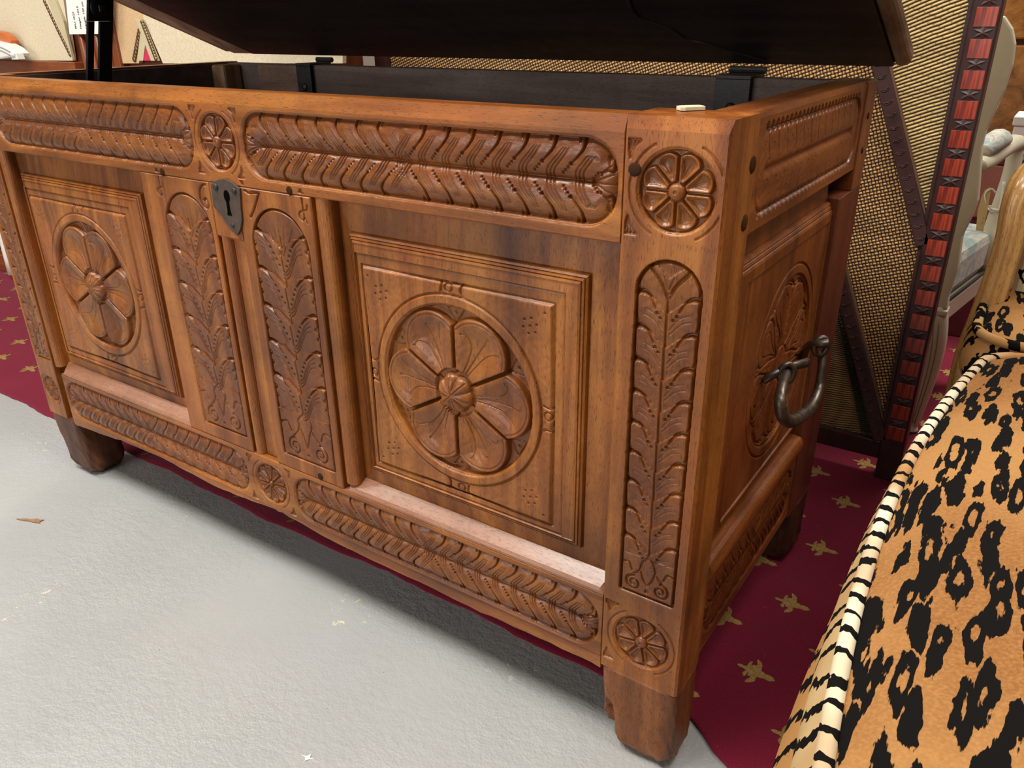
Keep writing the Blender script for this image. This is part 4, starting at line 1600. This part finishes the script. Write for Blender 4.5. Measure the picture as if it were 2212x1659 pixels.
# price tag on a ribbon round the arm support
tgp = [at(u, v, 1, 1.44) for u, v in ((2108, 498), (2112, 455), (2120, 425), (2128, 410), (2139, 404), (2139, 420), (2128, 480), (2124, 500))]
M_TAG = plain('manila_card', (.60, .42, .17), .75, .05, 60)
tg = prism('price_tag', [(q[0], 1.44, q[2]) for q in tgp], (0, .0012, 0), M_TAG)
tag(tg, 'manila card tag with pencilled number, tied to the cream chair arm with white ribbon', 'tag')
M_RIB = plain('white_ribbon', (.78, .76, .70), .5, .05, 60)
c0 = np.array((.136, 1.478, .462))
tube('ribbon', [(c0[0] + .024 * math.cos(a), c0[1] + .022 * math.sin(a), c0[2]) for a in np.linspace(0, 2 * math.pi, 11)[:-1]], .0022, M_RIB, tg, 6, True, 2, flat=(.5, 1.6))
tube('ribbon', [(c0[0] - .010, c0[1] - .024, c0[2]), (.112, 1.442, .478), (.106, 1.438, .500), (.116, 1.438, .512), (.126, 1.444, .503)], .0018, M_RIB, tg, 6)
tube('ribbon', [(c0[0] + .006, c0[1] - .024, c0[2]), (.140, 1.45, .490), (.137, 1.446, .528)], .0024, M_RIB, tg, 6, flat=(1.5, .4))
tube('pencil_mark', [(.1130, 1.4394, .447), (.1150, 1.4394, .444), (.1128, 1.4394, .441)], .0004, M_CRMD, tg, 4)
tube('pencil_mark', [(.1126, 1.4394, .436), (.1148, 1.4394, .433), (.1122, 1.4394, .430)], .0004, M_CRMD, tg, 4)

# =================================================================== things beyond the chair
t = NT('burr_walnut')
bn = t.noise(t.coord((7, 7, 7)), 1, 5, .65, 2.5)
M_BURR = t.done(t.ramp(bn, [(.3, (.08, .022, .004)), (.5, (.34, .13, .022)), (.7, (.55, .25, .055))]), .25, coat=.5)
cab = thing('burr_walnut_cabinet', (.25, 2.55, CT), 'tall glossy burr walnut cabinet standing behind the cream painted chair', 'cabinet')
box('carcass', (-.062, 2.32, CT + .08), (.55, 2.75, 1.7), M_RED, cab, .004)
box('plinth', (-.07, 2.31, CT + .001), (.56, 2.755, .0865), M_RED, cab, .004)
box('door', (-.045, 2.300, .30), (.24, 2.3195, .79), M_BURR, cab, .006)
box('door', (.246, 2.300, .30), (.535, 2.3195, .79), M_BURR, cab, .006)
box('drawer', (-.045, 2.298, .805), (.535, 2.3195, .99), M_BURR, cab, .006)
box('cornice', (-.07, 2.29, 1.70), (.56, 2.755, 1.74), M_RED, cab, .006)
wt = thing('white_box', (.16, 1.99, .46), 'plain white lidded box standing on the pink box', 'box')
M_WHT = plain('white_board', (.82, .80, .75), .6, .03, 10)
box('body', (.105, 1.92, .526), (.235, 2.06, .600), M_WHT, wt, .003)
box('lid', (.100, 1.915, .6005), (.240, 2.065, .625), M_WHT, wt, .003)
pk = thing('pink_case', (.16, 1.95, CT), 'dusty pink leather case with dark red rim behind the cream chair arm', 'case')
M_PNK = plain('pink_leather', (.36, .13, .10), .55, .1, 30)
M_DRD = plain('dark_red_leather', (.10, .012, .02), .5, .1, 30)
box('body', (.03, 1.85, .36), (.35, 2.10, .505), M_PNK, pk, .005)
box('rim', (.028, 1.848, .5055), (.352, 2.102, .5255), M_DRD, pk, .003)
box('stand', (.04, 1.86, CT), (.34, 2.09, .3595), M_DRD, pk, .004)

# =================================================================== leopard ottoman and armchair
def leopard(name, base1, base2, sc=(78, 18, 78), thr=.51):
    t = NT(name)
    co = t.coord(sc)
    nz = t.noise(co, .9, 3, .6, out=1)
    add = t.n('ShaderNodeVectorMath', operation='MULTIPLY_ADD')
    t.put(add.inputs[0], nz)
    add.inputs[1].default_value = (.9, .9, .9)
    t.put(add.inputs[2], co)
    v = t.n('ShaderNodeTexVoronoi')
    t.put(v.inputs['Vector'], add.outputs[0])
    v.inputs['Scale'].default_value = 1.0
    v.inputs['Randomness'].default_value = .85
    d = t.math('ADD', v.outputs['Distance'], t.math('MULTIPLY_ADD', t.noise(co, 2.6, 3, .6), .5, -.25))
    rnd = t.sep(v.outputs['Color'])[0]
    solid = t.ramp(d, [(thr - .012, 1.0), (thr + .012, 0.0)])
    core = t.math('MULTIPLY', t.ramp(d, [(.17, 1.0), (.20, 0.0)]), t.ramp(rnd, [(.38, 0.0), (.40, 1.0)]))
    blk = t.math('SUBTRACT', solid, core, clamp=True)
    big = t.noise(t.coord((5, 5, 5)), 1, 3)
    bc = t.ramp(big, [(.40, base1), (.62, base2)])
    fuzz = t.noise(t.coord((420, 420, 420)), 1, 2)
    bc = t.mix(t.ramp(fuzz, [(.4, .0), (.75, .35)]), bc, [min(1, c * 1.5) for c in base2])
    col = t.mix(blk, bc, (.006, .005, .0045))
    return t.done(col, .95, t.bump(fuzz, .25, .0012), spec=.06)


def zebra(name, pale, period, axis=1, ang=0.0):
    t = NT(name)
    co = t.coord((1, 1, 1), (0, 0, 0), (0, ang, 0) if axis == 1 else (0, 0, ang))
    x, y, z = t.sep(co)
    nz = t.noise(t.coord((30, 30, 30)), 1, 3, .6)
    q = t.math('ADD', t.math('DIVIDE', (x, y, z)[axis], period), t.math('MULTIPLY', nz, 1.6))
    q = t.math('ADD', q, t.math('DIVIDE', z, period * 2.2))
    s = t.math('SINE', t.math('MULTIPLY', q, 2 * math.pi))
    s = t.math('ADD', s, t.math('MULTIPLY_ADD', t.noise(t.coord((90, 90, 90)), 1, 2), 1.2, -.6))
    m_ = t.ramp(s, [(.48, 0.0), (.56, 1.0)])
    bc = t.ramp(t.noise(t.coord((7, 7, 7)), 1, 2), [(.38, pale), (.62, (.40, .20, .07))])
    return t.done(t.mix(m_, bc, (.006, .005, .0045)), .95, spec=.06)


M_LEO = leopard('leopard_velvet', (.235, .100, .032), (.35, .175, .060))
M_LEOC = leopard('leopard_velvet_lit', (.62, .50, .30), (.50, .28, .10), (40, 30, 26), .40)  # cream inner arm, with the light falling on it put into the base colour
M_STR = zebra('tiger_stripe_velvet', (.58, .43, .22), .026)
M_STRB = zebra('tiger_stripe_base', (.42, .21, .07), .040)
M_PIPE = zebra('zebra_piping', (.74, .66, .48), .021)
M_PIPE2 = zebra('tan_piping', (.52, .34, .14), .050, 0)


def outline(x0, x1, y0, y1, r, bow=(0, 0, 0, 0), n=26):
    """rounded rectangle, counter-clockwise; bow = outward bulge of sides (x0, x1, y0, y1)"""
    P = []
    def side(a, b, bo, nx, ny):
        for k in range(n):
            t = k / n
            w_ = 4 * t * (1 - t) * bo
            P.append((a[0] + (b[0] - a[0]) * t + nx * w_, a[1] + (b[1] - a[1]) * t + ny * w_))
    def corner(cx, cy, a0):
        for k in range(8):
            a = R_(a0 + 90 * k / 8)
            P.append((cx + r * math.cos(a), cy + r * math.sin(a)))
    side((x0 + r, y0), (x1 - r, y0), bow[2], 0, -1)
    corner(x1 - r, y0 + r, -90)
    side((x1, y0 + r), (x1, y1 - r), bow[1], 1, 0)
    corner(x1 - r, y1 - r, 0)
    side((x1 - r, y1), (x0 + r, y1), bow[3], 0, 1)
    corner(x0 + r, y1 - r, 90)
    side((x0, y1 - r), (x0, y0 + r), bow[0], -1, 0)
    corner(x0 + r, y0 + r, 180)
    return np.array(P)


def cushion(parent, O, zt, zb, domeh, top_mat, box_mat, pipe_mat, pr_=.0058, bulge=.012, name='seat_cushion', flare=0.0):
    c = O.mean(0)
    n = len(O)
    # domed top
    L = 14
    V = [(c[0], c[1], zt + domeh)]
    for k in range(1, L + 1):
        s = k / L
        hgt = domeh * (1 - s ** 2.6) + .006 * math.sin(math.pi * min(1, (1 - s) * 6)) * (s > .8)
        for q in O:
            V.append((c[0] + (q[0] - c[0]) * s, c[1] + (q[1] - c[1]) * s, zt + hgt))
    F = []
    for j in range(n):
        l = (j + 1) % n
        F.append((0, 1 + j, 1 + l))
    for k in range(L - 1):
        for j in range(n):
            l = (j + 1) % n
            a, b = 1 + k * n, 1 + (k + 1) * n
            F.append((a + j, b + j, b + l, a + l))
    o = mesh_obj(name, V, F, top_mat, parent, smooth=True)
    # boxing
    V, F = [], []
    M_ = 7
    nx = np.roll(O, -1, 0) - np.roll(O, 1, 0)
    nrm_ = np.c_[nx[:, 1], -nx[:, 0]]
    nrm_ /= np.linalg.norm(nrm_, axis=1)[:, None]
    for k in range(M_ + 1):
        s = k / M_
        off = bulge * math.sin(math.pi * s) + flare * s
        for q, w_ in zip(O, nrm_):
            V.append((q[0] + w_[0] * off, q[1] + w_[1] * off, zt + (zb - zt) * s))
    for k in range(M_):
        for j in range(n):
            l = (j + 1) % n
            F.append((k * n + j, (k + 1) * n + j, (k + 1) * n + l, k * n + l))
    F.append(tuple(M_ * n + j for j in range(n - 1, -1, -1)))
    mesh_obj('boxing', V, F, box_mat, o, smooth=True)
    tube('piping', [(q[0] + w_[0] * .002, q[1] + w_[1] * .002, zt + .001) for q, w_ in zip(O, nrm_)], pr_, pipe_mat, o, 8, True, 1)
    return o


def padded(parent, O, levels, mat, name):
    """soft block: levels = [(z, outset), ...] from bottom to top, closed"""
    n = len(O)
    nx = np.roll(O, -1, 0) - np.roll(O, 1, 0)
    nrm_ = np.c_[nx[:, 1], -nx[:, 0]]
    nrm_ /= np.linalg.norm(nrm_, axis=1)[:, None]
    V, F = [], []
    for z, e in levels:
        for q, w_ in zip(O, nrm_):
            V.append((q[0] + w_[0] * e, q[1] + w_[1] * e, z))
    for k in range(len(levels) - 1):
        for j in range(n):
            l = (j + 1) % n
            F.append((k * n + j, k * n + l, (k + 1) * n + l, (k + 1) * n + j))
    F.append(tuple(range(n - 1, -1, -1)))
    F.append(tuple((len(levels) - 1) * n + j for j in range(n)))
    return mesh_obj(name, V, F, mat, parent, smooth=True)


M_GLD = wood('golden_beech', 'z', (.22, .095, .022), (.46, .24, .075), (.60, .35, .13), rough=.3, coat=.4, stain=.25)
otto = thing('ottoman', (.50, -.03, CT), 'leopard print velvet ottoman with a zebra piped cushion beside the coffer', 'ottoman')
OL = outline(.214, .80, -.440, .346, .055, (.027, .02, .01, .01))
cushion(otto, OL, .510, .415, .060, M_LEO, M_STR, M_PIPE, flare=.012)
OB = outline(.205, .80, -.445, .322, .06, (.022, .02, .01, .01))
padded(otto, OB, [(.150, -.004), (.165, .010), (.24, .026), (.30, .032), (.36, .028), (.405, .012), (.414, -.006)], M_STRB, 'seat_base')
for x in (.27, .74):
    for y in (-.38, .28):
        if y > .1:
            tube('leg', [(x, y, .152), (x - .004, y, .10), (x - .002, y, .05), (x, y, CT + .006)], [.028, .024, .017, .020], M_GLD, otto, 10)
        else:
            tube('leg', [(x, y, .152), (x - .004, y, .10), (x - .002, y, .05), (x, y, .0065)], [.028, .024, .017, .020], M_GLD, otto, 10)

arm = thing('leopard_armchair', (.50, .75, CT), 'leopard print armchair with reeded golden wood arms behind the matching ottoman', 'armchair')
AL = outline(.196, .78, .397, .92, .055, (.004, .004, .0, .0))
cushion(arm, AL, .505, .425, .030, M_LEO, M_STRB, M_PIPE2, .0062, .014)
AB = outline(.205, .775, .415, 1.00, .05)
padded(arm, AB, [(.150, .0), (.165, .010), (.24, .018), (.34, .018), (.415, .010), (.424, -.006)], M_STRB, 'seat_base')
a_ = np.linspace(0, 2 * math.pi, 32, endpoint=False)
flute = [( (1 + .10 * math.cos(8 * a)) * math.cos(a), (1 + .10 * math.cos(8 * a)) * math.sin(a)) for a in a_]
for sg in (1, -1):
    mx = (lambda q: q) if sg > 0 else (lambda q: (.976 - q[0], q[1], q[2]))
    S_ = [(.192, .565, .300), (.190, .562, .420), (.196, .556, .480), (.201, .552, .545), (.203, .550, .600), (.2015, .552, .640), (.205, .560, .664), (.210, .585, .678), (.212, .63, .680), (.213, .70, .678), (.214, .80, .690), (.214, .93, .715), (.214, 1.00, .73)]
    tube('arm_frame', [mx(q) for q in S_], [.019, .0185, .0185, .017, .0165, .0175, .020, .020, .018, .017, .017, .017, .017], M_GLD, arm, prof=flute)
    xx = (.2175, .262) if sg > 0 else (.714, .7585)
    box('arm_panel', (xx[0], .600, .430), (xx[1], .985, .660), M_LEOC, arm, .014, seg=3)
bk = box('back_cushion', (.255, .94, .430), (.72, 1.035, 1.02), M_LEO, arm, .03, seg=4)
tube('back_frame', [(.200, 1.04, .20), (.200, 1.045, .60), (.205, 1.07, .95), (.26, 1.08, 1.06), (.488, 1.085, 1.10), (.716, 1.08, 1.06), (.771, 1.07, .95), (.776, 1.045, .60), (.776, 1.04, .20)], .018, M_GLD, arm, prof=flute)
for x in (.225, .75):
    for y in (.45, .97):
        tube('leg', [(x, y, .152), (x - .004, y, .10), (x - .002, y, .05), (x, y, CT + .006)], [.028, .024, .017, .020], M_GLD, arm, 10)

# =================================================================== mahogany cabinet with padded cream panels, behind on the left
YC = .70
M_MAH = wood('mahogany_frame', 'z', (.09, .02, .006), (.20, .05, .014), (.30, .085, .026), rough=.35, coat=.3, stain=.3)
M_MAHX = wood('mahogany_frame_x', 'x', (.09, .02, .006), (.24, .06, .014), (.34, .10, .028), rough=.35, coat=.3, stain=.3)
t = NT('cream_linen')
_n = t.noise(t.coord((160, 160, 160)), 1, 3)
M_LIN = t.done(t.ramp(_n, [(.3, (.56, .47, .31)), (.7, (.68, .59, .42))]), .8, t.bump(_n, .2, .001), sheen=.1)
t = NT('tan_linen')
_n = t.noise(t.coord((160, 160, 160)), 1, 3)
M_LINT = t.done(t.ramp(_n, [(.3, (.50, .32, .16)), (.7, (.60, .41, .22))]), .8, t.bump(_n, .2, .001), sheen=.1)
M_LINS = plain('cream_border', (.52, .44, .27), .7, .06, 60)
M_NAIL = iron('bronze_nail', (.30, .20, .11), .35, .9, .1)
scab = thing('mahogany_cabinet', (-2.0, .86, CT), 'mahogany cabinet front with cream linen panels and nailhead trim behind the coffer', 'cabinet')
def cp(u, v, y=YC):
    q = at(u, v, 1, y)
    return (q[0], y, q[2])
def flat_piece(name, px, mat, y, th=.012, bev=0.0, parent=None):
    return prism(name, [cp(u, v, y) for u, v in px], (0, th, 0), mat, parent or scab, bev)
X0 = cp(-260, 130)[0]
xr = cp(700, 100)[0]
zr0, zr1 = cp(60, 152)[2], cp(60, 131)[2]
box('rail', (X0, YC - .004, zr0 - .03), (cp(163, 140)[0], YC + .03, zr1), M_MAHX, scab, .003)
box('carcass', (X0, YC + .03, CT + .07), (xr, YC + .125, 1.045), M_RED, scab, .004)
box('plinth', (X0 - .01, YC - .035, CT + .001), (xr + .01, YC + .135, .0765), M_MAHX, scab, .004)
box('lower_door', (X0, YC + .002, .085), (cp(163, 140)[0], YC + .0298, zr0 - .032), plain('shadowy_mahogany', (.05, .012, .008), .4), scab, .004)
box('cornice', (X0 - .01, YC - .02, 1.0455), (xr + .01, YC + .135, 1.075), M_MAHX, scab, .004)
pxl, pxr = cp(162, 60)[0], cp(237, 60)[0]
box('post', (pxl - .004, YC + .004, .077), (pxr + .010, YC + .0298, 1.045), M_MAH, scab, .002)
for fr, wd in ((.16, .030), (.40, .022), (.62, .034), (.86, .024)):
    xcn = pxl + (pxr - pxl) * fr
    tube('reed', [(xcn - .012, YC + .004, .10), (xcn - .006, YC + .004, .60), (xcn, YC + .004, 1.04)], wd / 2, M_MAH, scab, 10, flat=(1, .6), sub=1)
flat_piece('linen_panel', [(-250, -60), (-250, 128), (157, 131), (128, -60)], M_LIN, YC + .012)
bs = flat_piece('border_strip', [(101, -2), (118, -2), (137, 45), (157, 128), (153, 118)], M_LINS, YC + .004, .007)
flat_piece('linen_panel', [(236, 20), (252, 137), (300, 137), (318, 30), (300, -60), (228, -60)], M_LINT, YC + .012)
flat_piece('linen_panel', [(300, -60), (310, 40), (352, 137), (740, 137), (740, -60)], M_LIN, YC + .008)
flat_piece('border_strip', [(292, 40), (306, 44), (341, 131), (326, 131)], M_LINS, YC + .001, .007)
flat_piece('border_strip', [(303, 72), (314, 92), (309, 131), (296, 131)], M_LINS, YC + .0045, .006)
M_CRIM = plain('crimson_cloth', (.55, .02, .07), .7, .05)
flat_piece('crimson_inset', [(313, 95), (309, 131), (326, 131)], M_CRIM, YC + .006, .005)
def nails(p0, p1, n, y, r=.0068):
    for k in range(n):
        tt = (k + .5) / n
        q = cp(p0[0] + (p1[0] - p0[0]) * tt, p0[1] + (p1[1] - p0[1]) * tt, y)
        dome('nail_head', q, r, M_NAIL, scab, (0, -1, 0), .6, 8)
nails((95, 0), (124, 62), 9, YC + .0115)
nails((124, 62), (153, 121), 9, YC + .0115)
nails((117, 0), (134, 40), 5, YC + .0115)
nails((306, 45), (338, 130), 14, YC + .001)
nails((303, 63), (290, 131), 9, YC + .0115, .009)
# white carved piece and orange leather against the panel on the far left
wa = thing('white_chair_arm', cp(5, 118, YC - .05), 'white painted carved chair arm in front of the cream linen panel', 'chair arm')
wq = [cp(u, v, YC - .06) for u, v in ((-90, 70), (-40, 84), (0, 94), (18, 104), (30, 116), (30, 123), (0, 128), (-90, 130))]
prism('carved_arm', wq, (0, .05, 0), plain('white_paint', (.80, .79, .74), .4, .03), wa, .006)
for k in range(3):
    prism('tassel', [cp(u, v, YC - .055) for u, v in ((22 + 5 * k, 118), (26 + 5 * k, 117), (30 + 5 * k, 128), (26 + 5 * k, 129))], (0, .02, 0), bpy.data.materials['white_paint'], wa)
for dv in (0, 7):
    tube('groove_line', [cp(u, v + dv, YC - .0605) for u, v in ((-80, 84), (-30, 94), (2, 102), (22, 112))], .0022, plain('grey_line', (.35, .35, .33), .6) if dv == 0 else bpy.data.materials['grey_line'], wa, 5)
tube('arm_post', [cp(-60, 128, YC - .035), (cp(-60, 128)[0], YC - .05, .35), (cp(-60, 128)[0], YC - .06, CT + .019)], .018, bpy.data.materials['white_paint'], wa, 8)
og = prism('leather_cushion', [cp(u, v, YC - .03) for u, v in ((-90, 60), (-20, 66), (2, 70), (14, 78), (22, 88), (23, 97), (12, 99), (-90, 92))], (0, .028, 0), plain('orange_leather', (.50, .13, .03), .4, .1), wa, .004)
# printed paper label on the cabinet post
lab_px = ((138, -40), (236, -40), (236, 73), (150, 74))
la, lb, lc, ld = [np.array(cp(u, v, YC - .014)) for u, v in lab_px]
M_PAPER = plain('label_paper', (.80, .79, .74), .7, .02)
lbl = prism('paper_label', [la, ld, lc, lb], (0, .0012, 0), M_PAPER)
tag(lbl, 'white printed paper label hanging on the mahogany post beside the lid stay', 'label')
M_INK = plain('black_ink', (.02, .02, .025), .6, .05)
def text_mesh(body, parent, origin, ux, uy, size):
    cu = bpy.data.curves.new('text', 'FONT')
    cu.body = body
    cu.size = 1.0
    cu.offset = .018
    tmp = bpy.data.objects.new('tmp_text', cu)
    COL.objects.link(tmp)
    dg = bpy.context.evaluated_depsgraph_get()
    me = bpy.data.meshes.new_from_object(tmp.evaluated_get(dg))
    bpy.data.objects.remove(tmp)
    n = len(me.vertices)
    co = np.zeros(n * 3, dtype=np.float32)
    me.vertices.foreach_get('co', co)
    co = co.reshape(-1, 3)
    out = origin[None, :] + size * (co[:, :1] * ux[None, :] + co[:, 1:2] * uy[None, :])
    me.vertices.foreach_set('co', out.astype(np.float32).ravel())
    me.materials.clear()
    me.materials.append(M_INK)
    me.update()
    o = bpy.data.objects.new('printed_line', me)
    COL.objects.link(o)
    adopt(o, parent)
    return o
YL = YC - .0146
for body, (u0_, v0_), (u1_, v1_) in (('SKU: QQ5', (165.5, 63), (158.0, 20)), ('Height: 104.5', (176.5, 62.5), (166, 2)), ('Length: 120 cm', (187.5, 62), (176.2, -9))):
    p0 = np.array(cp(u0_, v0_, YL))
    p1 = np.array(cp(u1_, v1_, YL))
    ux = p1 - p0
    Lt = np.linalg.norm(ux)
    ux /= Lt
    uy = np.cross(np.array((0, -1.0, 0)), ux)
    nchar = {'SKU: QQ5': 5.05, 'Height: 104.5': 6.6, 'Length: 120 cm': 7.5}[body]
    text_mesh(body, lbl, p0, ux, uy, Lt / nchar)

# =================================================================== bits on the floor
q = at(65, 1125, 2, -ZF)
M_LEAF = plain('dry_leaf', (.32, .17, .09), .7, .2, 80)
lf = [(-.028, -.003), (-.012, .002), (.0, .001), (.010, .008), (.014, .004), (.026, .007), (.022, .0), (.027, -.004), (.012, -.005), (.002, -.003), (-.010, -.004)]
ca, sa = math.cos(.35), math.sin(.35)
tag(prism('wood_splinter', [(q[0] + x * ca - y * sa, q[1] + x * sa + y * ca, .0004) for x, y in lf], (0, 0, .0022), M_LEAF, None, 0), 'brown wood splinter lying on the open grey concrete', 'splinter')
q = at(665, 1637, 2, -ZF)
wsp = [(-.010, -.002), (-.003, .000), (.0, .006), (.003, .001), (.011, .003), (.004, -.001), (.001, -.006), (-.002, -.002)]
tag(prism('paper_fleck', [(q[0] + x, q[1] + y, .0004) for x, y in wsp], (0, 0, .001), M_PAPER, None, 0), 'tiny torn white paper fleck on the grey concrete', 'paper')
